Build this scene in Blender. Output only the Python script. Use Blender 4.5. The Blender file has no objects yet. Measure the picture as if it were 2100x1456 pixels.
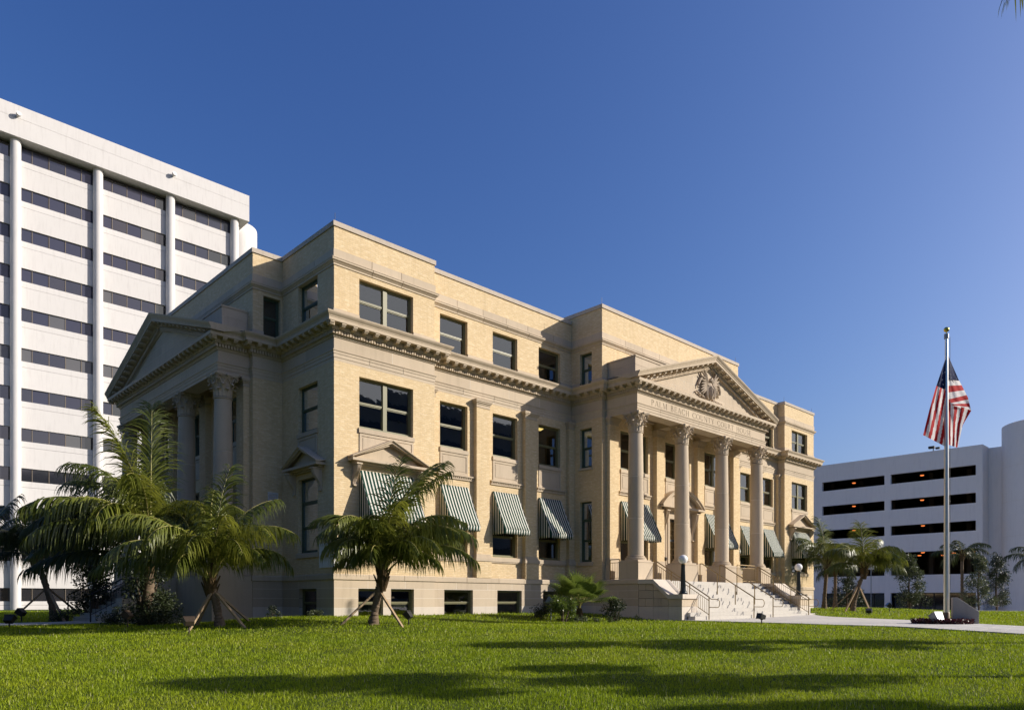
import bpy, math, random
import numpy as np
from mathutils import Vector, Matrix
random.seed(7)
rng = np.random.default_rng(7)
scene = bpy.context.scene
coll = scene.collection
R = math.radians

# ------------------------------------------------------------------ camera
FOC = 1508.6003
ANG = R(46.23357)
CAMX, CAMY, CAMZ = -13.44187, -23.12764, 0.53
FWD = (math.cos(ANG), math.sin(ANG)); RGT = (math.sin(ANG), -math.cos(ANG))
cam_data = bpy.data.cameras.new("camera")
cam = bpy.data.objects.new("camera", cam_data); coll.objects.link(cam)
cam.location = (CAMX, CAMY, CAMZ)
cam.rotation_euler = (R(90), 0, -(R(90) - ANG))
cam_data.sensor_width = 36.0
cam_data.lens = FOC / 2100 * 36.0
cam_data.shift_y = (1231 - 728) / 2100
cam_data.clip_start = 0.1; cam_data.clip_end = 6000
scene.camera = cam

# ------------------------------------------------------------------ sky, sun, exposure
SUN = Vector((0.672, -0.611, 0.418)).normalized()
SUN_EL = math.asin(SUN.z); SUN_AZ = math.atan2(SUN.x, SUN.y)
world = bpy.data.worlds.new("World"); scene.world = world
world.use_nodes = True
wn = world.node_tree.nodes; wl = world.node_tree.links
bgn = wn["Background"]
sky = wn.new("ShaderNodeTexSky"); sky.sky_type = 'NISHITA'; sky.sun_disc = False
sky.sun_elevation = SUN_EL; sky.sun_rotation = SUN_AZ
sky.altitude = 0.0; sky.air_density = 1.0; sky.dust_density = 3.0; sky.ozone_density = 8.5
# one grade for the whole sky: the polarised, contrasty blue of the photograph
sp_ = wn.new("ShaderNodeSeparateColor"); cb_ = wn.new("ShaderNodeCombineColor"); wl.new(sky.outputs[0], sp_.inputs[0])
for ch, (kk, ee) in enumerate(((1.12, 1.42), (.86, 1.26), (1.06, 1.0))):
    a_ = wn.new("ShaderNodeMath"); a_.operation = 'POWER'; wl.new(sp_.outputs[ch], a_.inputs[0]); a_.inputs[1].default_value = ee
    b_ = wn.new("ShaderNodeMath"); b_.operation = 'MULTIPLY'; wl.new(a_.outputs[0], b_.inputs[0]); b_.inputs[1].default_value = kk
    c_ = wn.new("ShaderNodeMath"); c_.operation = 'MINIMUM'; wl.new(b_.outputs[0], c_.inputs[0]); c_.inputs[1].default_value = 8.0
    wl.new(c_.outputs[0], cb_.inputs[ch])
wl.new(cb_.outputs[0], bgn.inputs[0])
bgn.inputs[1].default_value = 0.118
sd = bpy.data.lights.new("sun", 'SUN'); sd.energy = 5.0; sd.angle = R(0.53); sd.color = (1.0, 0.92, 0.82)
sun = bpy.data.objects.new("sun", sd); coll.objects.link(sun)
sun.rotation_euler = (-SUN).to_track_quat('-Z', 'Y').to_euler(); sun.location = (60, -60, 60)
scene.view_settings.view_transform = 'Standard'
scene.view_settings.look = 'None'
scene.view_settings.exposure = 0.30
scene.view_settings.gamma = 1.0
scene.view_settings.use_curve_mapping = False

# ------------------------------------------------------------------ helpers
def lat(x, y):
    dx, dy = x - CAMX, y - CAMY
    return dx * RGT[0] + dy * RGT[1], dx * FWD[0] + dy * FWD[1]
def sstep(a, b, v):
    t = np.clip((v - a) / (b - a), 0, 1); return t * t * (3 - 2 * t)
def ground_z(x, y):
    """height of the terrain (numpy friendly)"""
    dx, dy = x - CAMX, y - CAMY
    Z = dx * FWD[0] + dy * FWD[1]
    z = -1.1 + 0.76 * np.clip((Z - 6.5) / 17.0, 0, 1) ** 0.85
    cx = np.clip(x, -1.5, 12.0)
    d2 = (x - cx) ** 2 + (y - 0.0) ** 2
    z = z + 0.30 * np.exp(-d2 / 9.0)
    d3 = (x - np.clip(x, 28, 44)) ** 2 + (y + 1.0) ** 2
    z = z + 0.30 * np.exp(-d3 / 30.0)
    z = z - 0.9 * sstep(58, 74, x)
    return z
def pix(px, py, Z):
    u = (px - 1050) / FOC; v = (1231 - py) / FOC
    return Vector((CAMX + Z * (FWD[0] + RGT[0] * u), CAMY + Z * (FWD[1] + RGT[1] * u), CAMZ + Z * v))
def gpix(px, Z):
    p = pix(px, 1231, Z); p.z = float(ground_z(p.x, p.y)); return p

def link(o, parent=None):
    coll.objects.link(o)
    if parent is not None: o.parent = parent
    return o
def tag(o, label=None, category=None, group=None, kind=None):
    if label: o["label"] = label
    if category: o["category"] = category
    if group: o["group"] = group
    if kind: o["kind"] = kind
    return o
def empty(name, loc=(0, 0, 0), rz=0.0, parent=None):
    o = bpy.data.objects.new(name, None); o.empty_display_size = 0.3
    link(o, parent); o.location = loc; o.rotation_euler = (0, 0, rz); return o
def mesh_obj(name, verts, faces, mat, parent=None, smooth=False, midx=None, loc=None, rz=None):
    me = bpy.data.meshes.new(name); me.from_pydata([tuple(v) for v in verts], [], faces)
    for m in (mat if isinstance(mat, (list, tuple)) else [mat]): me.materials.append(m)
    if midx is not None: me.polygons.foreach_set("material_index", midx)
    if smooth: me.polygons.foreach_set("use_smooth", [True] * len(me.polygons))
    me.update()
    if smooth: me.set_sharp_from_angle(angle=R(38))
    o = bpy.data.objects.new(name, me); link(o, parent)
    if loc is not None: o.location = loc
    if rz is not None: o.rotation_euler = (0, 0, rz)
    return o
def inst(name, me, parent, loc, rot=(0, 0, 0), scl=(1, 1, 1)):
    o = bpy.data.objects.new(name, me); link(o, parent); o.location = loc; o.rotation_euler = rot; o.scale = scl; return o
def fast_mesh(name, V, F, mat, parent=None, smooth=False):
    """V (n,3) array, F (m,k) array of equal size faces"""
    me = bpy.data.meshes.new(name); V = np.asarray(V, np.float32); F = np.asarray(F, np.int32)
    me.vertices.add(len(V)); me.vertices.foreach_set("co", V.ravel())
    k = F.shape[1]; me.loops.add(F.size); me.loops.foreach_set("vertex_index", F.ravel())
    me.polygons.add(len(F)); me.polygons.foreach_set("loop_start", np.arange(0, F.size, k, dtype=np.int32))
    me.polygons.foreach_set("loop_total", np.full(len(F), k, np.int32))
    if smooth: me.polygons.foreach_set("use_smooth", np.ones(len(F), bool))
    me.materials.append(mat); me.update(); me.validate()
    o = bpy.data.objects.new(name, me); link(o, parent); return o

class Frame:
    """a wall's own axes: u along it, o outward, z up"""
    def __init__(s, ox, oy, u, n): s.ox, s.oy, s.u, s.n = ox, oy, u, n
    def p(s, u, o, z): return (s.ox + u * s.u[0] + o * s.n[0], s.oy + u * s.u[1] + o * s.n[1], z)
    def rz(s): return 0.0 if s.n[1] < -.5 else -math.pi / 2
def FX(y=0.0): return Frame(0, y, (1, 0), (0, -1))      # faces the street (-Y), u = x
def FY(x=0.0): return Frame(x, 0, (0, 1), (-1, 0))      # faces the side lawn (-X), u = y

class MB:
    def __init__(s): s.v = []; s.f = []; s.m = []
    def face(s, pts, m=0):
        i = len(s.v); s.v += [tuple(p) for p in pts]; s.f.append(tuple(range(i, i + len(pts)))); s.m.append(m)
    def hexa(s, p, m=0):
        i = len(s.v); s.v += [tuple(q) for q in p]
        for f in ((0, 3, 2, 1), (4, 5, 6, 7), (0, 1, 5, 4), (1, 2, 6, 5), (2, 3, 7, 6), (3, 0, 4, 7)):
            s.f.append(tuple(i + k for k in f)); s.m.append(m)
    def box(s, x0, x1, y0, y1, z0, z1, m=0):
        s.hexa([(x0, y0, z0), (x1, y0, z0), (x1, y1, z0), (x0, y1, z0), (x0, y0, z1), (x1, y0, z1), (x1, y1, z1), (x0, y1, z1)], m)
    def fbox(s, fr, u0, u1, o0, o1, z0, z1, m=0):
        s.hexa([fr.p(u0, o1, z0), fr.p(u1, o1, z0), fr.p(u1, o0, z0), fr.p(u0, o0, z0), fr.p(u0, o1, z1), fr.p(u1, o1, z1), fr.p(u1, o0, z1), fr.p(u0, o0, z1)], m)
    def tube(s, pts, r, n=6, caps=True, m=0):
        pts = [Vector(p) for p in pts]; rs = r if isinstance(r, (list, tuple)) else [r] * len(pts)
        rings = []
        for i, p in enumerate(pts):
            d = (pts[min(i + 1, len(pts) - 1)] - pts[max(i - 1, 0)]).normalized()
            a = Vector((0, 0, 1)) if abs(d.z) < .9 else Vector((1, 0, 0))
            e1 = d.cross(a).normalized(); e2 = d.cross(e1)
            i0 = len(s.v); rings.append(i0)
            for k in range(n):
                t = 2 * math.pi * k / n
                s.v.append(tuple(p + (e1 * math.cos(t) + e2 * math.sin(t)) * rs[i]))
        for a, b in zip(rings[:-1], rings[1:]):
            for k in range(n):
                s.f.append((a + k, a + (k + 1) % n, b + (k + 1) % n, b + k)); s.m.append(m)
        if caps:
            s.f.append(tuple(rings[0] + k for k in range(n))[::-1]); s.m.append(m)
            s.f.append(tuple(rings[-1] + k for k in range(n))); s.m.append(m)
    def lathe(s, prof, c=(0, 0, 0), n=32, caps=True, m=0):
        rings = []
        for r, z in prof:
            i0 = len(s.v); rings.append(i0)
            for k in range(n):
                t = 2 * math.pi * k / n; s.v.append((c[0] + r * math.cos(t), c[1] + r * math.sin(t), c[2] + z))
        for a, b in zip(rings[:-1], rings[1:]):
            for k in range(n):
                s.f.append((a + k, a + (k + 1) % n, b + (k + 1) % n, b + k)); s.m.append(m)
        if caps:
            s.f.append(tuple(rings[0] + k for k in range(n))[::-1]); s.m.append(m)
            s.f.append(tuple(rings[-1] + k for k in range(n))); s.m.append(m)
    def ball(s, c, r, n=12, k=8, m=0):
        rx, ry, rz_ = r if isinstance(r, (list, tuple)) else (r, r, r)
        prof = [(math.sin(math.pi * i / k), -math.cos(math.pi * i / k)) for i in range(1, k)]
        i0 = len(s.v)
        for pr, pz in prof:
            for j in range(n):
                t = 2 * math.pi * j / n; s.v.append((c[0] + rx * pr * math.cos(t), c[1] + ry * pr * math.sin(t), c[2] + rz_ * pz))
        b = len(s.v); s.v += [(c[0], c[1], c[2] - rz_), (c[0], c[1], c[2] + rz_)]
        for i in range(len(prof) - 1):
            for j in range(n):
                s.f.append((i0 + i * n + j, i0 + i * n + (j + 1) % n, i0 + (i + 1) * n + (j + 1) % n, i0 + (i + 1) * n + j)); s.m.append(m)
        e = i0 + (len(prof) - 1) * n
        for j in range(n):
            s.f.append((b, i0 + (j + 1) % n, i0 + j)); s.m.append(m)
            s.f.append((b + 1, e + j, e + (j + 1) % n)); s.m.append(m)
    def sweep(s, path, prof, closed=False, m=0, cap=True):
        """prof: list of (out, z) swept along plan path; outward is to the right of travel; mitred"""
        n = len(path); P = []
        nor = []
        segs = n if closed else n - 1
        for i in range(segs):
            a, b = path[i], path[(i + 1) % n]; d = (b[0] - a[0], b[1] - a[1]); L = math.hypot(*d)
            nor.append((d[1] / L, -d[0] / L))
        offs = []
        for i in range(n):
            if closed: n1, n2 = nor[i - 1], nor[i]
            else: n1, n2 = nor[max(i - 1, 0)], nor[min(i, segs - 1)]
            k = 1 + n1[0] * n2[0] + n1[1] * n2[1]
            offs.append(((n1[0] + n2[0]) / k, (n1[1] + n2[1]) / k))
        k = len(prof); i0 = len(s.v)
        for i in range(n):
            for (o, z) in prof: s.v.append((path[i][0] + offs[i][0] * o, path[i][1] + offs[i][1] * o, z))
        for i in range(segs):
            a = i0 + i * k; b = i0 + ((i + 1) % n) * k
            for j in range(k - 1): s.f.append((a + j, b + j, b + j + 1, a + j + 1)); s.m.append(m)
        if cap and not closed:
            s.f.append(tuple(range(i0, i0 + k))); s.m.append(m)
            s.f.append(tuple(range(i0 + (n - 1) * k, i0 + n * k))[::-1]); s.m.append(m)
    def build(s, name, mat, parent=None, smooth=False, loc=None, rz=None):
        return mesh_obj(name, s.v, s.f, mat, parent, smooth, s.m if isinstance(mat, (list, tuple)) else None, loc, rz)
    def mesh(s, name, mat, smooth=False):
        me = bpy.data.meshes.new(name); me.from_pydata(s.v, [], s.f)
        for q in (mat if isinstance(mat, (list, tuple)) else [mat]): me.materials.append(q)
        if isinstance(mat, (list, tuple)): me.polygons.foreach_set("material_index", s.m)
        if smooth: me.polygons.foreach_set("use_smooth", [True] * len(me.polygons))
        me.update()
        if smooth: me.set_sharp_from_angle(angle=R(38))
        return me

# ------------------------------------------------------------------ materials
def new_mat(name):
    m = bpy.data.materials.new(name); m.use_nodes = True
    nt = m.node_tree; b = nt.nodes["Principled BSDF"]; return m, nt, b
def nd(nt, t, **kw):
    n = nt.nodes.new(t)
    for k, v in kw.items(): setattr(n, k, v)
    return n
def ramp(nt, fac, stops):
    r = nd(nt, "ShaderNodeValToRGB"); e = r.color_ramp.elements
    while len(e) < len(stops): e.new(0.5)
    for i, (p, c) in enumerate(stops): e[i].position = p; e[i].color = (c[0], c[1], c[2], 1)
    nt.links.new(fac, r.inputs[0]); return r.outputs[0]
def mixc(nt, a, b, fac, mode='MIX'):
    x = nd(nt, "ShaderNodeMix", data_type='RGBA', blend_type=mode)
    for i, v in ((0, fac), (6, a), (7, b)):
        if hasattr(v, "links"): nt.links.new(v, x.inputs[i])
        else: x.inputs[i].default_value = v if i == 0 else (v[0], v[1], v[2], 1)
    return x.outputs[2]
def noise(nt, vec, scale, detail=4, rough=.55):
    n = nd(nt, "ShaderNodeTexNoise"); n.inputs["Scale"].default_value = scale; n.inputs["Detail"].default_value = detail
    n.inputs["Roughness"].default_value = rough
    if vec is not None: nt.links.new(vec, n.inputs["Vector"])
    return n.outputs[0]
def position(nt): return nd(nt, "ShaderNodeNewGeometry").outputs["Position"]
def bump(nt, b, h, dist=.01, strength=.6):
    n = nd(nt, "ShaderNodeBump"); n.inputs["Distance"].default_value = dist; n.inputs["Strength"].default_value = strength
    nt.links.new(h, n.inputs["Height"]); nt.links.new(n.outputs[0], b.inputs["Normal"])
def math_n(nt, op, a, b=None):
    n = nd(nt, "ShaderNodeMath", operation=op)
    for i, v in enumerate((a, b)):
        if v is None: continue
        if hasattr(v, "links"): nt.links.new(v, n.inputs[i])
        else: n.inputs[i].default_value = v
    return n.outputs[0]

def stone_mat(name, c1, c2, rough=.85, rnd=.16, stain=.25, bd=.004):
    m, nt, b = new_mat(name); p = position(nt)
    base = mixc(nt, c1, c2, noise(nt, p, 1.3, 5))
    fine = noise(nt, p, 30, 3)
    base = mixc(nt, base, (c1[0] * .72, c1[1] * .70, c1[2] * .68), math_n(nt, 'MULTIPLY', ramp(nt, fine, [(.45, (0, 0, 0)), (.75, (1, 1, 1))]), .35))
    mp = nd(nt, "ShaderNodeMapping"); mp.inputs["Scale"].default_value = (3.0, 3.0, .35); nt.links.new(p, mp.inputs[0])
    st = ramp(nt, noise(nt, mp.outputs[0], 1.6, 5), [(.5, (0, 0, 0)), (.8, (1, 1, 1))])
    base = mixc(nt, base, (c2[0] * .55, c2[1] * .53, c2[2] * .52), math_n(nt, 'MULTIPLY', st, stain))
    oi = nd(nt, "ShaderNodeObjectInfo").outputs["Random"]
    k = math_n(nt, 'ADD', math_n(nt, 'MULTIPLY', oi, rnd), 1 - rnd / 2)
    cmb = nd(nt, "ShaderNodeCombineColor")
    for i in range(3): nt.links.new(k, cmb.inputs[i])
    base = mixc(nt, base, cmb.outputs[0], 1.0, 'MULTIPLY')
    nt.links.new(base, b.inputs["Base Color"]); b.inputs["Roughness"].default_value = rough
    b.inputs["Specular IOR Level"].default_value = .25
    bump(nt, b, noise(nt, p, 45, 4), bd, .5)
    return m
def brick_mat(name):
    m, nt, b = new_mat(name); g = nd(nt, "ShaderNodeNewGeometry")
    sp = nd(nt, "ShaderNodeSeparateXYZ"); nt.links.new(g.outputs["Position"], sp.inputs[0])
    sn = nd(nt, "ShaderNodeSeparateXYZ"); nt.links.new(g.outputs["True Normal"], sn.inputs[0])
    isx = math_n(nt, 'GREATER_THAN', math_n(nt, 'ABSOLUTE', sn.outputs[0]), .5)
    mu = nd(nt, "ShaderNodeMix"); nt.links.new(isx, mu.inputs[0]); nt.links.new(sp.outputs[0], mu.inputs[2]); nt.links.new(sp.outputs[1], mu.inputs[3])
    cv = nd(nt, "ShaderNodeCombineXYZ"); nt.links.new(mu.outputs[0], cv.inputs[0]); nt.links.new(sp.outputs[2], cv.inputs[1])
    br = nd(nt, "ShaderNodeTexBrick"); br.offset = .5; nt.links.new(cv.outputs[0], br.inputs["Vector"])
    br.inputs["Scale"].default_value = 1.0; br.inputs["Brick Width"].default_value = .215; br.inputs["Row Height"].default_value = .0725
    br.inputs["Mortar Size"].default_value = .0055; br.inputs["Mortar Smooth"].default_value = .2; br.inputs["Bias"].default_value = 0
    br.inputs["Color1"].default_value = (.71, .55, .325, 1); br.inputs["Color2"].default_value = (.62, .465, .26, 1); br.inputs["Mortar"].default_value = (.54, .435, .29, 1)
    n1 = noise(nt, g.outputs["Position"], .7, 5)
    c = mixc(nt, br.outputs[0], (.58, .435, .245), math_n(nt, 'MULTIPLY', ramp(nt, n1, [(.4, (0, 0, 0)), (.75, (1, 1, 1))]), .45))
    sc_ = nd(nt, "ShaderNodeVectorMath", operation='MULTIPLY'); sc_.inputs[1].default_value = (4.65, 13.8, 1); nt.links.new(cv.outputs[0], sc_.inputs[0])
    n2 = noise(nt, sc_.outputs[0], 1.0, 2)
    c = mixc(nt, c, (.80, .67, .46), math_n(nt, 'MULTIPLY', ramp(nt, n2, [(.52, (0, 0, 0)), (.7, (1, 1, 1))]), .55))
    mp = nd(nt, "ShaderNodeMapping"); mp.inputs["Scale"].default_value = (2.2, 2.2, .16); nt.links.new(g.outputs["Position"], mp.inputs[0])
    c = mixc(nt, c, (.40, .29, .16), math_n(nt, 'MULTIPLY', ramp(nt, noise(nt, mp.outputs[0], 1.5, 6, .65), [(.52, (0, 0, 0)), (.82, (1, 1, 1))]), .38))
    nt.links.new(c, b.inputs["Base Color"]); b.inputs["Roughness"].default_value = .8; b.inputs["Specular IOR Level"].default_value = .25
    bump(nt, b, math_n(nt, 'SUBTRACT', 1.0, br.outputs["Fac"]), .006, .7)
    return m
def plain(name, col, rough=.6, spec=.5, metal=0.0, var=.12, scale=6.0, bd=0.0):
    m, nt, b = new_mat(name)
    if var:
        p = position(nt); c = mixc(nt, [v * (1 - var) for v in col], [min(1, v * (1 + var)) for v in col], noise(nt, p, scale, 5))
        nt.links.new(c, b.inputs["Base Color"])
        if bd: bump(nt, b, noise(nt, p, scale * 8, 4), bd, .5)
    else: b.inputs["Base Color"].default_value = (*col, 1)
    b.inputs["Roughness"].default_value = rough; b.inputs["Specular IOR Level"].default_value = spec; b.inputs["Metallic"].default_value = metal
    return m
def glass_mat(name, tint=(.55, .57, .56), refl=.07, rough=.02, wav=.0025):
    m, nt, b = new_mat(name)
    out = nt.nodes["Material Output"]
    tr = nd(nt, "ShaderNodeBsdfTransparent"); tr.inputs[0].default_value = (*tint, 1)
    gl = nd(nt, "ShaderNodeBsdfGlossy"); gl.inputs["Roughness"].default_value = rough; gl.inputs[0].default_value = (.9, .93, 1, 1)
    if wav:
        bp = nd(nt, "ShaderNodeBump"); bp.inputs["Distance"].default_value = wav; bp.inputs["Strength"].default_value = .5
        nt.links.new(noise(nt, position(nt), 2.2, 2), bp.inputs["Height"]); nt.links.new(bp.outputs[0], gl.inputs["Normal"])
    fr = nd(nt, "ShaderNodeFresnel"); fr.inputs[0].default_value = 1.55
    k = math_n(nt, 'MINIMUM', math_n(nt, 'ADD', fr.outputs[0], refl), .95)
    mx = nd(nt, "ShaderNodeMixShader"); nt.links.new(k, mx.inputs[0]); nt.links.new(tr.outputs[0], mx.inputs[1]); nt.links.new(gl.outputs[0], mx.inputs[2])
    nt.links.new(mx.outputs[0], out.inputs[0]); nt.nodes.remove(b)
    return m
def leaf_mat(name, c1, c2, trans=.35, rough=.42, scale=3.0):
    m, nt, b = new_mat(name); p = position(nt); out = nt.nodes["Material Output"]
    c = mixc(nt, c1, c2, ramp(nt, noise(nt, p, scale, 4, .7), [(.3, (0, 0, 0)), (.7, (1, 1, 1))]))
    nt.links.new(c, b.inputs["Base Color"]); b.inputs["Roughness"].default_value = rough; b.inputs["Specular IOR Level"].default_value = .45
    tl = nd(nt, "ShaderNodeBsdfTranslucent"); hs = nd(nt, "ShaderNodeHueSaturation"); hs.inputs["Value"].default_value = 1.5; hs.inputs["Hue"].default_value = .485
    nt.links.new(c, hs.inputs["Color"]); nt.links.new(hs.outputs[0], tl.inputs[0])
    mx = nd(nt, "ShaderNodeMixShader"); mx.inputs[0].default_value = trans
    nt.links.new(b.outputs[0], mx.inputs[1]); nt.links.new(tl.outputs[0], mx.inputs[2]); nt.links.new(mx.outputs[0], out.inputs[0])
    return m
def emit_mat(name, col, s):
    m, nt, b = new_mat(name); b.inputs["Base Color"].default_value = (*col, 1); b.inputs["Emission Color"].default_value = (*col, 1); b.inputs["Emission Strength"].default_value = s; return m

M_BRICK = brick_mat("cream_brick")
M_STONE = stone_mat("limestone", (.57, .47, .345), (.49, .40, .29))
M_STONE_PLAIN = stone_mat("limestone_moulding", (.56, .46, .335), (.48, .39, .28), rnd=0, stain=.35)
M_STONE_PALE = stone_mat("pale_stone", (.66, .585, .49), (.60, .53, .44), rnd=.1, stain=.3)
M_MARBLE = stone_mat("white_marble", (.80, .78, .73), (.74, .72, .68), rnd=0, stain=.12)
M_MORTAR = plain("mortar", (.72, .66, .57), .9, .2, var=.08)
M_COPING = stone_mat("coping_stone", (.52, .45, .37), (.46, .395, .32), rnd=.06, stain=.4)
M_FRAME = plain("olive_green_paint", (.165, .155, .075), .45, .4, var=.1)
M_FRAME_SHADE = plain("shaded_green_paint", (.055, .085, .05), .4, .5, var=.1)  # darker copy of the frame paint for shaded walls, shade put into the colour
M_GLASS = glass_mat("window_glass")
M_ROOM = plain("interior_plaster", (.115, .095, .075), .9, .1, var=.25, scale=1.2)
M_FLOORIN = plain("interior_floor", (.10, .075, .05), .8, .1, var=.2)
M_BLIND = plain("roller_blind", (.30, .28, .25), .9, .1, var=.08)
M_STEP = stone_mat("step_concrete", (.56, .53, .47), (.49, .46, .41), rnd=.06, stain=.2)
M_BRONZE = plain("bronze_rail", (.30, .215, .10), .38, .5, .65, var=.15, scale=9)
M_LAMPPOST = plain("black_green_iron", (.010, .016, .016), .28, .5, var=.1)
M_GLOBE = plain("opal_globe", (.86, .85, .82), .25, .5, var=0)
M_PLASTER = stone_mat("white_concrete", (.66, .635, .615), (.62, .60, .58), rnd=.05, stain=.28)
M_GARAGE = stone_mat("grey_white_concrete", (.86, .81, .775), (.81, .765, .73), rnd=.02, stain=.16)
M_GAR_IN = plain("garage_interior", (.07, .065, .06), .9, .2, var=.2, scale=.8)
M_DARK = plain("dark_metal", (.025, .024, .022), .5, .4, var=.15)
M_FLOOD = plain("bronze_flood", (.075, .055, .04), .5, .4, .2, var=.2)
M_FLOOD_GREY = plain("grey_flood", (.27, .29, .32), .45, .4, .3, var=.1)
M_WOOD = plain("stake_wood", (.36, .26, .16), .8, .2, var=.25, scale=9)
M_TRUNK = plain("palm_trunk", (.17, .125, .085), .9, .15, var=.45, scale=14, bd=.03)
M_BARK = plain("tree_bark", (.11, .085, .06), .9, .15, var=.4, scale=9, bd=.03)
M_BOOT = plain("palm_fibre", (.105, .07, .035), .9, .1, var=.5, scale=18, bd=.03)
M_RACHIS = plain("frond_rib", (.30, .27, .085), .5, .4, var=.2)
M_PALM = leaf_mat("palm_leaflet", (.050, .074, .009), (.145, .165, .026), .28, .36, 1.6)
M_PALM_YEL = leaf_mat("palm_leaflet_young", (.10, .13, .014), (.21, .225, .035), .34, .40, 1.6)
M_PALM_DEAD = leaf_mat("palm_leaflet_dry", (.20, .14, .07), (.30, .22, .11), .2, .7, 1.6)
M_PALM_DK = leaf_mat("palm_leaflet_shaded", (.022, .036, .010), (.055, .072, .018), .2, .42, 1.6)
M_FAN = leaf_mat("fan_palm_leaf", (.075, .125, .018), (.15, .20, .04), .35, .32, 3)
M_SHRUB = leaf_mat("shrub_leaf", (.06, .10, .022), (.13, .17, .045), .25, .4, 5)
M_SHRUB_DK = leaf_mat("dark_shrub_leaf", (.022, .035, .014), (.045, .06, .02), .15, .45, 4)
M_OLIVE = leaf_mat("grey_green_leaf", (.05, .07, .028), (.09, .11, .045), .2, .5, 5)
M_RED = leaf_mat("dark_red_leaf", (.032, .005, .008), (.065, .010, .012), .2, .4, 9)
M_OAK = leaf_mat("oak_leaf", (.03, .055, .015), (.06, .09, .025), .25, .4, 2)
# ------------------------------------------------------------------ ground and paths
def grass_ground_mat():
    m, nt, b = new_mat("lawn_soil_green"); p = position(nt)
    c = mixc(nt, (.035, .055, .010), (.075, .105, .016), noise(nt, p, 9, 5))
    c = mixc(nt, c, (.10, .12, .025), math_n(nt, 'MULTIPLY', ramp(nt, noise(nt, p, .35, 4), [(.45, (0, 0, 0)), (.7, (1, 1, 1))]), .4))
    nt.links.new(c, b.inputs["Base Color"]); b.inputs["Roughness"].default_value = .9; b.inputs["Specular IOR Level"].default_value = .1
    bump(nt, b, noise(nt, p, 40, 4), .03, .8); return m
M_LAWN = grass_ground_mat()
def grade(lo, hi, c0, c1, fine, n):
    mid = np.arange(c0, c1 + fine, fine)
    a = c0 - np.geomspace(fine, c0 - lo, n)[::-1]; b_ = mid[-1] + np.geomspace(fine, hi - mid[-1], n)
    return np.concatenate([a, mid, b_])
gx = grade(-1500, 1500, -22, 44, .8, 22); gy = grade(-1500, 1500, -30, 26, .8, 22)
GX, GY = np.meshgrid(gx, gy); GZ = ground_z(GX, GY)
nx_, ny_ = len(gx), len(gy)
idx = np.arange(nx_ * ny_).reshape(ny_, nx_)
Fq = np.stack([idx[:-1, :-1], idx[:-1, 1:], idx[1:, 1:], idx[1:, :-1]], -1).reshape(-1, 4)
ground = fast_mesh("lawn_ground", np.stack([GX, GY, GZ], -1).reshape(-1, 3), Fq, M_LAWN, smooth=True); tag(ground, kind="structure")

M_PATH = stone_mat("path_concrete", (.62, .59, .53), (.53, .505, .46), rnd=.14, stain=.35)
M_JOINT = plain("path_joint", (.30, .28, .24), .9, .2)
def path_strip(name, left, right, n=26, lift=.035):
    """a paved sheet between two polylines, following the ground"""
    def samp(pl, t):
        k = t * (len(pl) - 1); i = min(int(k), len(pl) - 2); f = k - i
        return (pl[i][0] * (1 - f) + pl[i + 1][0] * f, pl[i][1] * (1 - f) + pl[i + 1][1] * f)
    V = []; F = []; cols = 7
    for i in range(n + 1):
        a = samp(left, i / n); b_ = samp(right, i / n)
        for j in range(cols):
            f = j / (cols - 1); x = a[0] * (1 - f) + b_[0] * f; y = a[1] * (1 - f) + b_[1] * f
            V.append((x, y, float(ground_z(x, y)) + lift))
    for i in range(n):
        for j in range(cols - 1):
            q = i * cols + j; F.append((q, q + 1, q + cols + 1, q + cols))
    base = len(V)
    for i in range(n + 1):
        for j in (0, cols - 1):
            x, y, z = V[i * cols + j]; V.append((x, y, z - .15))
    for i in range(n):
        F.append((i * cols, (i + 1) * cols, base + 2 * (i + 1), base + 2 * i))
        F.append((i * cols + cols - 1, base + 2 * i + 1, base + 2 * (i + 1) + 1, (i + 1) * cols + cols - 1))
    o = mesh_obj(name, V, F, M_JOINT); tag(o, kind="structure")
    for i in range(n):                                        # paving slabs with open joints
        for (j0, j1) in ((0, 2), (2, 4), (4, 6)):
            c = [Vector(V[q]) for q in (i * cols + j0, i * cols + j1, (i + 1) * cols + j1, (i + 1) * cols + j0)]; m_ = sum(c, Vector()) / 4; L_ = (c[1] - c[0]).length
            top = [m_ + (p - m_) * (1 - .022 / max(.4, L_ / 2)) + Vector((0, 0, .012)) for p in c]; bot = [p - Vector((0, 0, .03)) for p in top]
            mesh_obj("slab", top + bot, [(0, 1, 2, 3), (0, 4, 5, 1), (1, 5, 6, 2), (2, 6, 7, 3), (3, 7, 4, 0)], M_PATH, o)
    return o
path_strip("front_walk", [(25.3, -5.6), (23.4, -7.4), (22.2, -9.6), (20.4, -12.3), (16.9, -15.5), (15.0, -17.4), (12.6, -23)], [(13.2, -5.6), (13.0, -7.0), (12.7, -9.5), (12.1, -12.5), (11.7, -15.5), (11.3, -18.0), (10.2, -22.5)])
path_strip("side_walk", [(-4.6, 8.2), (-6.3, 6.9), (-9.5, 6.3), (-14, 6.3), (-30, 7)], [(-4.6, 11.9), (-6.6, 9.6), (-9.5, 8.9), (-14, 8.9), (-30, 10)])

# ------------------------------------------------------------------ courthouse
court = empty("courthouse", (19.33, 10.1, 0))
tag(court, "cream brick courthouse with limestone trim, columned porticoes and pediments", "building")
court_inv = Vector((-19.33, -10.1, 0))
# parts are modelled in world coordinates; their parent sits at the base centre
def cpart(o):
    o.parent = court; o.matrix_parent_inverse = Matrix.Translation(court_inv); return o

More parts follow.
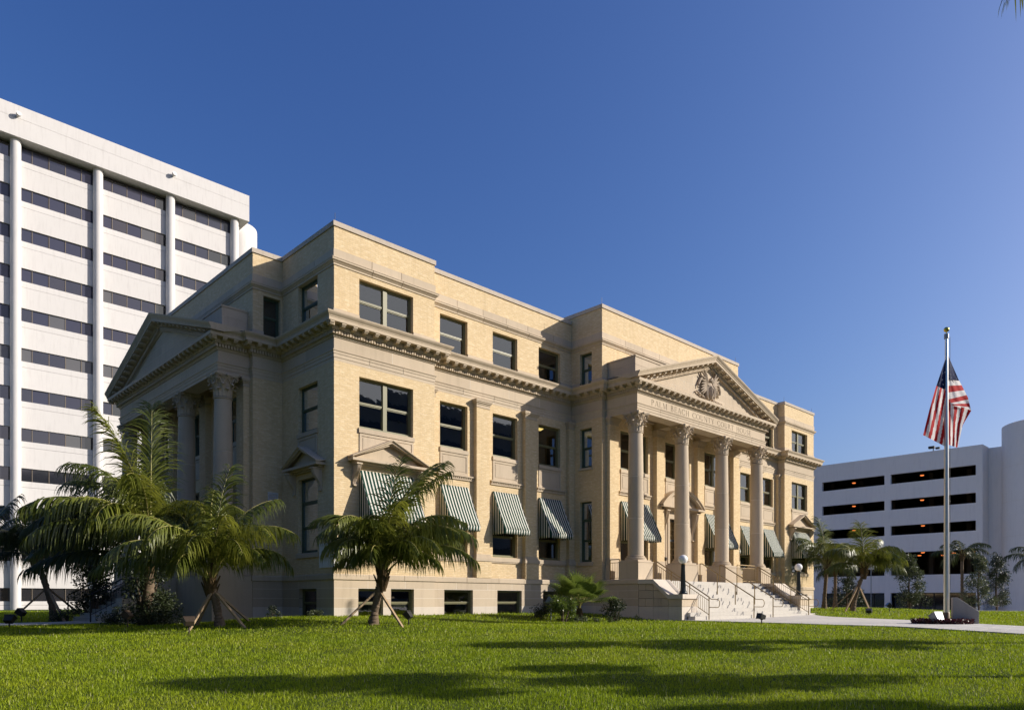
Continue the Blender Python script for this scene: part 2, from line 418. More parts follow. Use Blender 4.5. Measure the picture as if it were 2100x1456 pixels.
def wall(name, fr, u0, u1, z0, z1, ops, out, mat, reveal=.26):
    us = sorted({u0, u1, *[v for o in ops for v in o[:2] if u0 < v < u1]})
    zs = sorted({z0, z1, *[v for o in ops for v in o[2:4] if z0 < v < z1]})
    mb = MB()
    for a, b in zip(us[:-1], us[1:]):
        for c, d in zip(zs[:-1], zs[1:]):
            mu, mz = (a + b) / 2, (c + d) / 2
            if any(o[0] < mu < o[1] and o[2] < mz < o[3] for o in ops): continue
            mb.face([fr.p(a, out, c), fr.p(b, out, c), fr.p(b, out, d), fr.p(a, out, d)])
    for (a, b, c, d) in [o[:4] for o in ops]:
        c2, d2 = max(c, z0), min(d, z1); i = out - reveal
        mb.face([fr.p(a, out, c2), fr.p(a, out, d2), fr.p(a, i, d2), fr.p(a, i, c2)])
        mb.face([fr.p(b, out, c2), fr.p(b, out, d2), fr.p(b, i, d2), fr.p(b, i, c2)])
        if d <= z1: mb.face([fr.p(a, out, d), fr.p(b, out, d), fr.p(b, i, d), fr.p(a, i, d)])
        if c >= z0: mb.face([fr.p(a, out, c), fr.p(b, out, c), fr.p(b, i, c), fr.p(a, i, c)])
    return cpart(mb.build(name, mat))

GL = []      # glass jitter
def window(fr, u0, u1, z0, z1, out, split=.5, double=False, transom=None, mat=None, blind=0.0):
    """double-hung sash window set in an opening; out = plane of the wall"""
    mat = mat or M_FRAME
    mb = MB(); i1 = out - .15; i0 = out - .25; f = .062
    mb.fbox(fr, u0, u0 + f, i0, i1, z0, z1); mb.fbox(fr, u1 - f, u1, i0, i1, z0, z1)
    mb.fbox(fr, u0 + f, u1 - f, i0, i1, z1 - f, z1); mb.fbox(fr, u0 + f, u1 - f, i0, i1 + .02, z0, z0 + f * 1.3)
    cols = [(u0 + f, u1 - f)]
    if double:
        c = (u0 + u1) / 2; mb.fbox(fr, c - .085, c + .085, i0, i1 + .012, z0 + f * 1.3, z1 - f); cols = [(u0 + f, c - .085), (c + .085, u1 - f)]
    panes = []
    for (a, b) in cols:
        ztop = z1 - f
        if transom:
            mb.fbox(fr, a, b, i0, i1 - .01, transom - .05, transom + .05); panes.append((a, b, transom + .05, ztop, i0 + .05)); ztop = transom - .05
        zb = z0 + f * 1.3; zm = zb + (ztop - zb) * split
        mb.fbox(fr, a, b, i0 + .01, i1 - .025, zm - .018, zm + .018)
        s = .034
        for (c, d, k) in ((zm + .018, ztop, .03), (zb, zm - .018, 0)):
            mb.fbox(fr, a, a + s, i0 + k, i0 + k + .05, c, d); mb.fbox(fr, b - s, b, i0 + k, i0 + k + .05, c, d)
            mb.fbox(fr, a + s, b - s, i0 + k, i0 + k + .05, d - s, d); mb.fbox(fr, a + s, b - s, i0 + k, i0 + k + .05, c, c + s * 1.0)
            panes.append((a + s, b - s, c + s * 1.0, d - s, i0 + k + .025))
    w = cpart(mb.build("window", mat))
    for (a, b, c, d, o) in panes:
        j = [random.uniform(-.006, .006) for _ in range(3)]
        mesh_obj("pane", [fr.p(a, o + j[0], c), fr.p(b, o + j[1], c), fr.p(b, o + j[1] + j[2], d), fr.p(a, o + j[0] + j[2], d)], [(0, 1, 2, 3)], M_GLASS, w)
    if blind > 0:
        bb = MB(); bb.fbox(fr, u0 + .08, u1 - .08, i0 - .12, i0 - .11, z1 - (z1 - z0) * blind, z1 - .03); bb.build("blind", M_BLIND, w)
    return w

MORT = MB()
def course(fr, u0, u1, prof, k0, k1, name, mat, L=1.6, joint=.018, back=True, depth=.02, jit=.12):
    """a run of stone blocks with real joints; prof is the (out, z) front profile"""
    n = max(1, round((u1 - u0) / L)); e = [u0 + (u1 - u0) * i / n for i in range(n + 1)]
    for i in range(1, n): e[i] += random.uniform(-jit, jit) * (u1 - u0) / n
    for i in range(n):
        a, b = e[i], e[i + 1]; ka = k0 if i == 0 else None; kb = k1 if i == n - 1 else None
        def ua(o): return a - ka * o if ka is not None else a + joint / 2
        def ub(o): return b + kb * o if kb is not None else b - joint / 2
        V = [fr.p(ua(o), o, z) for o, z in prof] + [fr.p(ub(o), o, z) for o, z in prof]; m = len(prof)
        F = [(j, m + j, m + j + 1, j + 1) for j in range(m - 1)]
        for (base, uf, kk, flip) in ((0, ua, ka, False), (m, ub, kb, True)):
            if kk is None or kk == 0:
                i0 = len(V); V += [fr.p(uf(0), prof[0][0] - depth, prof[0][1]), fr.p(uf(0), prof[-1][0] - depth, prof[-1][1])]
                F.append(tuple(range(base, base + m)) + (i0 + 1, i0))
        i0 = len(V)
        V += [fr.p(ua(0), prof[0][0] - depth, prof[0][1]), fr.p(ub(0), prof[0][0] - depth, prof[0][1]), fr.p(ub(0), prof[-1][0] - depth, prof[-1][1]), fr.p(ua(0), prof[-1][0] - depth, prof[-1][1])]
        F.append((0, i0, i0 + 1, m)); F.append((m - 1, 2 * m - 1, i0 + 2, i0 + 3))
        cpart(mesh_obj(name, V, F, mat))
    if back:
        o = min(p[0] for p in prof) - .0025
        z0, z1 = prof[0][1] + .006, prof[-1][1] - .006
        MORT.face([fr.p(u0 - (k0 or 0) * o, o, z0), fr.p(u1 + (k1 or 0) * o, o, z0), fr.p(u1 + (k1 or 0) * o, o, z1), fr.p(u0 - (k0 or 0) * o, o, z1)])
def segs(path, closed=False):
    n = len(path); out = []; m = n if closed else n - 1
    def dirv(i):
        a, b = path[i % n], path[(i + 1) % n]; L = math.hypot(b[0] - a[0], b[1] - a[1]); return ((b[0] - a[0]) / L, (b[1] - a[1]) / L, L)
    def kk(i):
        if not closed and (i <= 0 or i >= n - 1): return 0
        d1, d2 = dirv(i - 1), dirv(i); c = d1[0] * d2[1] - d1[1] * d2[0]; return 1 if c > .1 else (-1 if c < -.1 else 0)
    for i in range(m):
        dx, dy, L = dirv(i); out.append((Frame(path[i][0], path[i][1], (dx, dy), (dy, -dx)), L, kk(i), kk(i + 1), path[i], path[(i + 1) % n]))
    return out

XL = 38.66; YL = 20.2; CX = 19.33; CY = 10.1
WO = -.5          # wing wall (out coordinate relative to the pavilion plane)
P_ENT = [(0, YL), (0, 16.28), (-1.2, 16.28), (-1.2, 16.01), (-2.42, 16.01), (-2.42, 4.19), (-1.2, 4.19), (-1.2, 3.92), (0, 3.92), (0, 0), (4.47, 0), (4.47, .5), (13.15, .5), (13.15, -1.4), (13.42, -1.4), (13.42, -3.2),
         (25.24, -3.2), (25.24, -1.4), (25.51, -1.4), (25.51, .5), (34.19, .5), (34.19, 0), (XL, 0), (XL, YL)]
P_ATT = [(0, YL), (0, 16.28), (-1.2, 16.28), (-1.2, 3.92), (0, 3.92), (0, 0), (4.47, 0), (4.47, .5), (13.15, .5), (13.15, -1.4), (25.51, -1.4), (25.51, .5), (34.19, .5), (34.19, 0), (XL, 0), (XL, YL)]

# windows of each wall: (u0, u1, z0, z1)
A3 = (10.70, 12.21); A2 = (6.80, 8.66); A1 = (2.42, 5.10); AB = (-.16, .97)
PAV = (1.03, 3.43); WW = [(5.13, 6.60), (8.03, 9.52), (10.89, 12.36)]
def mir(a, b, on): return (XL - b, XL - a) if on else (a, b)
for right in (False, True):
    fx = FX(0)
    # pavilion
    p0, p1 = mir(0, 4.47, right); a, b = mir(*PAV, right)
    ops = [(a, b, *A2), (a, b, *A1)]
    wall("brick_wall", fx, p0, p1, 1.44, 9.028, ops, 0, M_BRICK)
    wall("brick_wall", fx, p0, p1, 10.4, 13.8, [(a, b, *A3)], 0, M_BRICK)
    window(fx, a, b, *A3, 0, double=True); window(fx, a, b, *A2, 0, double=True); window(fx, a, b, *A1, 0, double=True, transom=4.2, mat=M_FRAME)
    # wing
    w0, w1 = mir(4.47, 13.15, right)
    ws = [mir(*w, right) for w in WW]
    wall("brick_wall", fx, w0, w1, 1.44, 9.028, [(*w, *z) for w in ws for z in (A2, A1)], WO, M_BRICK)
    wall("brick_wall", fx, w0, w1, 10.4, 13.8, [(*w, *A3) for w in ws], WO, M_BRICK)
    for i, w in enumerate(ws):
        window(fx, *w, *A3, WO, blind=(.0, .0, .0)[i]); window(fx, *w, *A2, WO); window(fx, *w, *A1, WO, transom=4.2)
# returns between wing and central block, facing -X and +X
RT = [(-.78, -.05)]
fy = FY(13.15)
wall("brick_wall", fy, -1.4, .5, 1.44, 9.028, [(*RT[0], *A2), (*RT[0], 2.35, 5.2)], 0, M_BRICK); wall("brick_wall", fy, -1.4, .5, 10.4, 14.1, [(*RT[0], *A3)], 0, M_BRICK)
window(fy, *RT[0], *A3, 0, mat=M_FRAME_SHADE); window(fy, *RT[0], *A2, 0, mat=M_FRAME_SHADE); window(fy, *RT[0], 2.35, 5.2, 0, transom=4.35, mat=M_FRAME_SHADE)
fplus = Frame(25.51, 0, (0, 1), (1, 0))
wall("brick_wall", fplus, -1.4, .5, 1.44, 9.028, [], 0, M_BRICK); wall("brick_wall", fplus, -1.4, .5, 10.4, 14.1, [], 0, M_BRICK)
wall("brick_wall", FY(34.19), 0, .5, 1.44, 9.028, [], 0, M_BRICK); wall("brick_wall", FY(34.19), 0, .5, 10.4, 13.8, [], 0, M_BRICK)
wall("brick_wall", Frame(4.47, 0, (0, 1), (1, 0)), 0, .5, 1.44, 9.028, [], 0, M_BRICK); wall("brick_wall", Frame(4.47, 0, (0, 1), (1, 0)), 0, .5, 10.4, 13.8, [], 0, M_BRICK)
wall("brick_wall", Frame(XL, 0, (0, 1), (1, 0)), 0, YL, 1.44, 9.028, [], 0, M_BRICK); wall("brick_wall", Frame(XL, 0, (0, 1), (1, 0)), 0, YL, 10.4, 13.8, [], 0, M_BRICK)
# central block front wall
BAY = [(14.52, 16.74), (18.22, 20.44), (21.92, 24.14)]
DOOR = (18.48, 20.18, 1.46, 4.72)
fx = FX(0)
wall("brick_wall", fx, 13.45, 25.21, 9.028, 9.5, [], 1.4, M_BRICK)
wall("brick_wall", fx, 13.15, 25.51, 1.44, 9.028, [(*b, *A2) for b in BAY] + [(*BAY[0], 2.35, 5.2), (*BAY[2], 2.35, 5.2), DOOR], 1.4, M_BRICK)
wall("brick_wall", fx, 13.15, 25.51, 10.4, 14.1, [], 1.4, M_BRICK)
for b in BAY: window(fx, *b, *A2, 1.4, double=True)
for b in (BAY[0], BAY[2]): window(fx, *b, 2.35, 5.2, 1.4, double=True, transom=4.3)
# side elevation
fs = FY(0); SW = (1.16, 2.62)
for far in (False, True):
    s0, s1 = (YL - 3.92, YL) if far else (0, 3.92); a, b = (YL - SW[1], YL - SW[0]) if far else SW
    wall("brick_wall", fs, s0, s1, 1.44, 9.028, [(a, b, 6.82, 8.55), (a, b, 2.3, 5.08)], 0, M_BRICK); wall("brick_wall", fs, s0, s1, 10.4, 13.8, [(a, b, 10.7, 12.4)], 0, M_BRICK)
    window(fs, a, b, 10.7, 12.4, 0, mat=M_FRAME_SHADE); window(fs, a, b, 6.82, 8.55, 0, mat=M_FRAME_SHADE); window(fs, a, b, 2.3, 5.08, 0, transom=4.2, mat=M_FRAME_SHADE)
SB = [(CY - 4.83, CY - 2.61), (CY - 1.11, CY + 1.11), (CY + 2.61, CY + 4.83)]
wall("brick_wall", fs, 4.22, 15.98, 9.028, 9.5, [], 1.2, M_BRICK); wall("brick_wall", fs, 3.92, 16.28, 1.44, 9.028, [(*b, *z) for b in SB for z in (A2, (2.35, 5.2))], 1.2, M_BRICK); wall("brick_wall", fs, 3.92, 16.28, 10.4, 13.8, [], 1.2, M_BRICK)
for b in SB: window(fs, *b, *A2, 1.2, double=True, mat=M_FRAME_SHADE); window(fs, *b, 2.35, 5.2, 1.2, double=True, transom=4.3, mat=M_FRAME_SHADE)
fr_ = FX(3.92)
wall("brick_wall", fr_, -1.2, 0, 1.44, 9.028, [], 0, M_BRICK); wall("brick_wall", fr_, -1.2, 0, 10.4, 13.8, [(-.78, -.08, 10.7, 12.25)], 0, M_BRICK)
window(fr_, -.78, -.08, 10.7, 12.25, 0, mat=M_FRAME_SHADE)
vb = MB(); vb.fbox(fr_, -.60, -.18, .002, .03, 4.34, 4.38); vb.fbox(fr_, -.60, -.18, .002, .03, 4.68, 4.72); vb.fbox(fr_, -.60, -.57, .002, .03, 4.38, 4.68); vb.fbox(fr_, -.21, -.18, .002, .03, 4.38, 4.68)
vent = cpart(vb.build("vent", M_PLASTER))
for k in range(4):
    v = MB(); z = 4.40 + k * .075; v.hexa([fr_.p(-.57, .03, z), fr_.p(-.21, .03, z), fr_.p(-.21, .004, z + .05), fr_.p(-.57, .004, z + .05), fr_.p(-.57, .03, z + .012), fr_.p(-.21, .03, z + .012), fr_.p(-.21, .004, z + .062), fr_.p(-.57, .004, z + .062)]); v.build("louvre_slat", M_PLASTER, vent)
wall("brick_wall", Frame(0, YL, (1, 0), (0, 1)), 0, XL, -.6, 13.8, [], 0, M_BRICK)

# roof, floors and inner walls (seen through the glass)
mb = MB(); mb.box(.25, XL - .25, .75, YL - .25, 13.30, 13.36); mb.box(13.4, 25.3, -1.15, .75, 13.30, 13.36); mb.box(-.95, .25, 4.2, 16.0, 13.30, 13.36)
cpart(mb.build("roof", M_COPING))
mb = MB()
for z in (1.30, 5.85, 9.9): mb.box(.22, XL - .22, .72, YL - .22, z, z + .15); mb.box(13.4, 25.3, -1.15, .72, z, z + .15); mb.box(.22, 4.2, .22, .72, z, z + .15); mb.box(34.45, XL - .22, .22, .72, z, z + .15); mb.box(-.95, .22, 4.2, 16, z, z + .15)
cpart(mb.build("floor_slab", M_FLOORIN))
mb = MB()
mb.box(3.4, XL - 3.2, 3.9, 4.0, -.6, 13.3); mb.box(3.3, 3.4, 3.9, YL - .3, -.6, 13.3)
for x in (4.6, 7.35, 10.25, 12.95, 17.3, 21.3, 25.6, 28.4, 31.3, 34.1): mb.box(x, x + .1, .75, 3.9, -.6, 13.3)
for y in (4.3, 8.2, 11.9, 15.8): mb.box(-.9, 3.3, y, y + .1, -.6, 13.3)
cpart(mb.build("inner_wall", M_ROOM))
for (x, y, z) in ((11.95, 1.5, 8.80), (13.95, .12, 8.58)):
    mb = MB(); mb.lathe([(.01, -.12), (.12, -.10), (.22, -.03), (.24, .03), (.0, .03)], n=16, caps=False); mb.tube([(0, 0, .03), (0, 0, .6)], .012, 5)
    o = mb.build("pendant_lamp", emit_mat("warm_lamp_glass", (1.0, .72, .22), 1.6), None, True); o.location = (x, y, z); cpart(o)
# ------------------------------------------------------------------ stone courses of the courthouse
BPATH = [(0, YL), (0, 16.28), (-1.2, 16.28), (-1.2, 3.92), (0, 3.92), (0, 0), (4.47, 0), (4.47, .28), (13.2, .28), (13.2, -3.42)]
BPATH2 = [(25.46, -3.42), (25.46, .28), (34.19, .28), (34.19, 0), (XL, 0), (XL, 6)]
BW_FRONT = [(0.99, 2.06), (2.41, 3.47)]; BW_WING = [(5.18, 6.71), (8.10, 9.58), (10.95, 12.42)]
bsm = [(-.62, .27), (.27, .62), (.62, .98)]
def base_run(path):
    for fr, L, k0, k1, a, b in segs(path):
        ops = []
        if abs(fr.n[1] + 1) < .1 and abs(a[1]) < .3 and a[1] > -.1:      # street fronts
            for w in BW_FRONT + BW_WING:
                for on in (False, True):
                    q = mir(*w, on)
                    if a[0] - .01 <= q[0] and q[1] <= b[0] + .01: ops.append((q[0] - a[0], q[1] - a[0]))
        if abs(fr.n[0] + 1) < .1 and a[0] == 0 and b[1] == 0: ops.append((a[1] - 2.57, a[1] - 1.24))
        ops.sort()
        edges = [0.0] + [v for o in ops for v in o] + [L]
        for (z0, z1) in bsm:
            mat = M_STONE_PALE if z0 < 0 else M_STONE
            for i in range(0, len(edges), 2):
                s, e = edges[i], edges[i + 1]
                if e - s < .05: continue
                course(fr, s, e, [(0, z0 + .006), (0, z1 - .006)], k0 if i == 0 else 0, k1 if i == len(edges) - 2 else 0, "basement_block", mat, L=1.25, back=False, depth=.22)
        course(fr, 0, L, [(0, .986), (0, 1.262)], k0, k1, "basement_block", M_STONE, L=1.5, back=False, depth=.02)
        course(fr, 0, L, [(.0, 1.27), (.045, 1.285), (.045, 1.46), (.02, 1.485), (-.03, 1.49)], k0, k1, "water_table_block", M_STONE, L=1.7, back=True)
        # backing with the openings
        us = sorted({0, L, *[v for o in ops for v in o]}); mb = MB()
        for s, e in zip(us[:-1], us[1:]):
            if any(o[0] <= (s + e) / 2 <= o[1] for o in ops):
                mb.face([fr.p(s, -.0025, .97), fr.p(e, -.0025, .97), fr.p(e, -.0025, 1.3), fr.p(s, -.0025, 1.3)]); mb.face([fr.p(s, 0, .985), fr.p(e, 0, .985), fr.p(e, -.22, .985), fr.p(s, -.22, .985)])
            else:
                d0 = -.0025 * k0 if s == 0 else 0; d1 = -.0025 * k1 if e == L else 0
                mb.face([fr.p(s - d0, -.0025, -.62), fr.p(e + d1, -.0025, -.62), fr.p(e + d1, -.0025, 1.3), fr.p(s - d0, -.0025, 1.3)])
        cpart(mb.build("basement_wall", M_MORTAR))
        for (s, e) in ops:
            window(fr, s, e, AB[0], AB[1], 0, split=.52)
base_run(BPATH); base_run(BPATH2)
mb = MB(); mb.box(.3, XL - .3, 1.6, 1.7, -.6, 1.3); mb.box(1.6, 1.7, .3, 18, -.6, 1.3); cpart(mb.build("cellar_wall", M_ROOM))

# entablature
for fr, L, k0, k1, a, b in segs(P_ENT):
    if L < .4 and abs(fr.n[0]) < .1 and False: continue
    course(fr, 0, L, [(0, 9.03), (0, 9.145), (.018, 9.147), (.018, 9.275), (.036, 9.277), (.036, 9.345), (.065, 9.38), (.065, 9.405)], k0, k1, "architrave_block", M_STONE, L=1.75)
    course(fr, 0, L, [(0, 9.41), (0, 9.845)], k0, k1, "frieze_block", M_STONE, L=2.1)
mb = MB()
mb.sweep(P_ENT, [(-.05, 9.846), (.03, 9.848), (.05, 9.90), (.075, 9.925), (.075, 10.065), (.16, 10.068), (.185, 10.11), (.185, 10.235), (.45, 10.238), (.45, 10.36), (.20, 10.40)])
cpart(mb.build("cornice", M_STONE_PLAIN))
# crowning moulding everywhere except across the two pediments
def crown(path, name="cornice_moulding"):
    mb = MB(); mb.sweep(path, [(.40, 10.34), (.462, 10.362), (.47, 10.395), (.52, 10.45), (.55, 10.50), (.555, 10.54), (-.06, 10.60), (-.06, 10.5)]); return cpart(mb.build(name, M_STONE_PLAIN))
crown(P_ENT[0:5] + [(-2.94, 16.01)] if False else P_ENT[0:5]); crown(P_ENT[5:16]); crown(P_ENT[16:])
# dentils and modillions
dm = MB(); mod = MB()
mod.hexa([(-.075, -.185, 10.125), (.075, -.185, 10.125), (.075, 0, 10.11), (-.075, 0, 10.11), (-.075, -.235, 10.185), (.075, -.235, 10.185), (.075, 0, 10.185), (-.075, 0, 10.185)])
mod.box(-.085, .085, -.245, 0, 10.187, 10.236)
mod_me = mod.mesh("modillion", M_STONE_PLAIN)
for fr, L, k0, k1, a, b in segs(P_ENT):
    if fr.n[0] > .5 or a == (XL, 0): continue
    s, e = -k0 * .145, L + k1 * .145
    n = max(1, round((e - s) / .112)); st = (e - s) / n
    for i in range(n): dm.fbox(fr, s + i * st + st * .18, s + i * st + st * .82, .07, .145, 9.935, 10.06)
    s, e = -k0 * .30, L + k1 * .30
    if e - s < .25: continue
    n = max(1, round((e - s) / .45)); st = (e - s) / n
    ang = math.atan2(fr.u[1], fr.u[0])
    for i in range(n + 1):
        u = s + i * st
        if n == 1 and i == 1: continue
        x, y, _ = fr.p(u, .185, 0); cpart(inst("modillion", mod_me, None, (x, y, 0), (0, 0, ang)))
o = cpart(dm.build("dentil_course", M_STONE_PLAIN)); tag(o, kind="stuff")

# attic: plinth, band, coping
for fr, L, k0, k1, a, b in segs(P_ATT):
    ops = []
    if fr.n[1] < -.5:
        c = a[0]; out_y = -a[1]
        cand = []
        if abs(a[1]) < .01: cand = [PAV, mir(*PAV, True)]
        if abs(a[1] - .5) < .01: cand = WW + [mir(*w, True) for w in WW]
        if abs(a[1] - 3.92) < .01: cand = [(-.78, -.08)]
        ops = [(q[0] - c, q[1] - c) for q in cand if a[0] <= q[0] and q[1] <= b[0]]
    elif fr.n[0] < -.5:
        if a[0] == 0: cand = [SW, (YL - SW[1], YL - SW[0])]
        elif a[0] == 13.15: cand = [RT[0]]
        else: cand = []
        ops = [(a[1] - q[1], a[1] - q[0]) for q in cand if b[1] <= q[0] and q[1] <= a[1]]
    ops.sort(); ed = [0.0] + [v for o in ops for v in o] + [L]
    for i in range(0, len(ed), 2):
        if ed[i + 1] - ed[i] > .04:
            course(fr, ed[i], ed[i + 1], [(.03, 10.50), (.03, 10.86), (-.005, 10.875)], k0 if i == 0 else 0, k1 if i == len(ed) - 2 else 0, "attic_plinth_block", M_STONE, L=1.7, depth=.05)
    course(fr, 0, L, [(.03, 12.40), (.03, 12.46), (.055, 12.48), (.095, 12.53), (.125, 12.545), (.125, 12.60), (.14, 12.61), (.14, 12.635), (.03, 12.66), (.03, 12.965), (-.004, 12.97)], k0, k1, "attic_band_block", M_STONE, L=1.55)
zc = 13.97
def coping(path, z, cap=True):
    mb = MB(); mb.sweep(path, [(-.001, z - .20), (.045, z - .198), (.045, z - .03), (.0, z), (-.33, z), (-.33, z - .2)], cap=cap); return cpart(mb.build("coping", M_COPING))
coping(P_ATT[0:9], zc); coping([(25.51, .5), (34.19, .5), (34.19, 0), (XL, 0), (XL, YL)], zc)
coping([(13.15, 1.3), (13.15, -1.4), (25.51, -1.4), (25.51, 1.3)], 14.28)
mb = MB()
for fr, L, k0, k1, a, b in segs([(13.15, 1.25), (13.15, -1.4), (25.51, -1.4), (25.51, 1.25)]):
    if abs(fr.n[0]) > .5 : mb.face([fr.p(.0 if a[1] > 0 else L - .75, 0, 13.9), fr.p(.75 if a[1] > 0 else L, 0, 13.9), fr.p(.75 if a[1] > 0 else L, 0, 14.1), fr.p(.0 if a[1] > 0 else L - .75, 0, 14.1)])
mb.box(13.16, 25.50, 1.14, 1.24, 13.3, 14.1)
# back faces of the parapets
for fr, L, k0, k1, a, b in segs(P_ATT): mb.face([fr.p(k0 * .3, -.3, 13.3), fr.p(L - k1 * .3, -.3, 13.3), fr.p(L - k1 * .3, -.3, 13.85), fr.p(k0 * .3, -.3, 13.85)])
cpart(mb.build("parapet_back", M_BRICK))
# lightning rods on the parapet corners
for (x, y, z) in ((.1, .1, 13.97), (13.25, -1.3, 14.28), (25.4, -1.3, 14.28), (34.3, .1, 13.97), (38.55, .1, 13.97)):
    mb = MB(); mb.tube([(x, y, z), (x, y, z + .32)], .008, 5); cpart(mb.build("lightning_rod", M_DARK))

# panels, sills and string courses under the upper windows
def panel(fr, u0, u1, z0, z1, out):
    mb = MB(); d = .085
    mb.fbox(fr, u0, u0 + d, out - .04, out + .03, z0, z1); mb.fbox(fr, u1 - d, u1, out - .04, out + .03, z0, z1)
    mb.fbox(fr, u0 + d, u1 - d, out - .04, out + .03, z1 - d, z1); mb.fbox(fr, u0 + d, u1 - d, out - .04, out + .03, z0, z0 + d)
    e = .03
    mb.fbox(fr, u0 + d, u1 - d, out - .04, out + .008, z0 + d, z1 - d)
    mb.fbox(fr, u0 + d + e * 2, u1 - d - e * 2, out - .03, out + .02, z0 + d + e * 2, z1 - d - e * 2)
    cpart(mb.build("spandrel_panel", M_STONE))
def sill(fr, u0, u1, z0, z1, out, proj=.06):
    mb = MB(); mb.fbox(fr, u0, u1, out - .12, out + proj, z0, z1 - .015); mb.hexa([fr.p(u0, out + proj, z1 - .015), fr.p(u1, out + proj, z1 - .015), fr.p(u1, out - .12, z1 - .015), fr.p(u0, out - .12, z1 - .015), fr.p(u0, out + proj - .03, z1), fr.p(u1, out + proj - .03, z1), fr.p(u1, out - .12, z1 + .02), fr.p(u0, out - .12, z1 + .02)])
    cpart(mb.build("window_sill", M_STONE))
def string(fr, u0, u1, z0, z1, out):
    mb = MB(); h = z1 - z0
    mb.fbox(fr, u0, u1, out - .02, out + .05, z0, z0 + h * .35); mb.fbox(fr, u0 + .02, u1 - .02, out - .02, out + .035, z0 + h * .35, z0 + h * .7); mb.fbox(fr, u0 - .03, u1 + .03, out - .02, out + .11, z0 + h * .72, z1)
    n = int((u1 - u0) / .1)
    for i in range(n): s = u0 + (u1 - u0) * (i + .25) / n; mb.fbox(fr, s, s + .05, out + .03, out + .075, z0 + h * .38, z0 + h * .69)
    cpart(mb.build("string_course", M_STONE_PLAIN))
fx = FX(0)
for on in (False, True):
    for w in WW:
        a, b = mir(*w, on)
        sill(fx, a - .02, b + .02, 6.62, 6.79, WO); panel(fx, a, b, 5.75, 6.60, WO); string(fx, a - .14, b + .30 if not on else b + .14, 5.55, 5.73, WO)
    a, b = mir(*PAV, on); sill(fx, a - .04, b + .04, 6.62, 6.79, 0); panel(fx, a, b, 5.80, 6.60, 0); sill(fx, a - .12, b + .12, 2.22, 2.41, 0)
for bq in BAY: sill(fx, bq[0] - .02, bq[1] + .02, 6.62, 6.79, 1.4); panel(fx, *bq, 5.75, 6.60, 1.4)
for bq in (BAY[0], BAY[2]): string(fx, bq[0] - .14, bq[1] + .14, 5.55, 5.73, 1.4); sill(fx, bq[0] - .1, bq[1] + .1, 2.18, 2.34, 1.4)
for bq in SB: sill(fs, bq[0] - .02, bq[1] + .02, 6.62, 6.79, 1.2); panel(fs, *bq, 5.75, 6.60, 1.2)
sill(fs, SW[0] - .03, SW[1] + .03, 6.64, 6.81, 0); panel(fs, *SW, 5.9, 6.62, 0); sill(fs, SW[0] - .1, SW[1] + .1, 2.12, 2.29, 0)
sill(FY(13.15), RT[0][0] - .08, RT[0][1] + .08, 2.17, 2.34, 0); sill(FY(13.15), RT[0][0] - .05, RT[0][1] + .05, 6.68, 6.79, 0)

# pilasters
def pilaster(fr, u0, u1, out, pr, zb, zt, left=True, right=True, base_h=.30):
    mb = MB(); mb.fbox(fr, u0, u1, out - .02, out + pr, zb + base_h, zt - .30)
    p = cpart(mb.build("pilaster", M_BRICK))
    c = MB()
    l = 1 if left else 0; r = 1 if right else 0
    for (g, z0, z1) in ((.02, zt - .34, zt - .30), (.035, zt - .20, zt - .14), (.075, zt - .14, zt - .085), (.10, zt - .085, zt - .004)):
        c.fbox(fr, u0 - g * l, u1 + g * r, out - .01, out + pr + g, z0, z1)
    c.fbox(fr, u0 - .008 * l, u1 + .008 * r, out - .01, out + pr + .008, zt - .30, zt - .20)
    c.build("capital", M_STONE_PLAIN, p, None)
    b = MB()
    for (g, z0, z1) in ((.10, zb, zb + base_h * .42), (.075, zb + base_h * .42, zb + base_h * .6), (.05, zb + base_h * .6, zb + base_h * .75), (.03, zb + base_h * .75, zb + base_h)):
        b.fbox(fr, u0 - g * l, u1 + g * r, out - .01, out + pr + g, z0, z1)
    b.build("base", M_STONE_PLAIN, p, None)
    for ch in p.children: ch.matrix_parent_inverse = Matrix()
    return p
for on in (False, True):
    for (a, b, l, r) in ((4.47, 4.74, False, True), (6.94, 7.67, True, True), (9.84, 10.57, True, True), (12.78, 13.15, True, False)):
        u0, u1 = mir(a, b, on); ll, rr = (r, l) if on else (l, r)
        pilaster(fx, u0, u1, WO, .20, 2.20, 9.03, ll, rr)
        mb = MB(); g = .06; mb.fbox(fx, u0 - g * ll, u1 + g * rr, WO - .02, WO + .27, 1.485, 2.198); cpart(mb.build("pilaster_pedestal", M_BRICK))
    # sill course between the pilasters
    for (a, b) in ((4.74, 6.94), (7.67, 9.84), (10.57, 12.78)):
        u0, u1 = mir(a, b, on); mb = MB(); mb.fbox(fx, u0 + .10, u1 - .10, WO - .15, WO + .075, 2.22, 2.40); mb.fbox(fx, u0 + .10, u1 - .10, WO - .15, WO + .045, 2.165, 2.22); cpart(mb.build("sill_course", M_STONE))
COLU = [CX - 5.58, CX - 1.86, CX + 1.86, CX + 5.58]; COLS = [CY - 5.58, CY - 1.86, CY + 1.86, CY + 5.58]
for u in COLU: pilaster(fx, u - .32, u + .32, 1.4, .24, 1.48, 9.03, base_h=1.02)
for u in COLS: pilaster(fs, u - .32, u + .32, 1.2, .24, 1.48, 9.03, base_h=1.02)

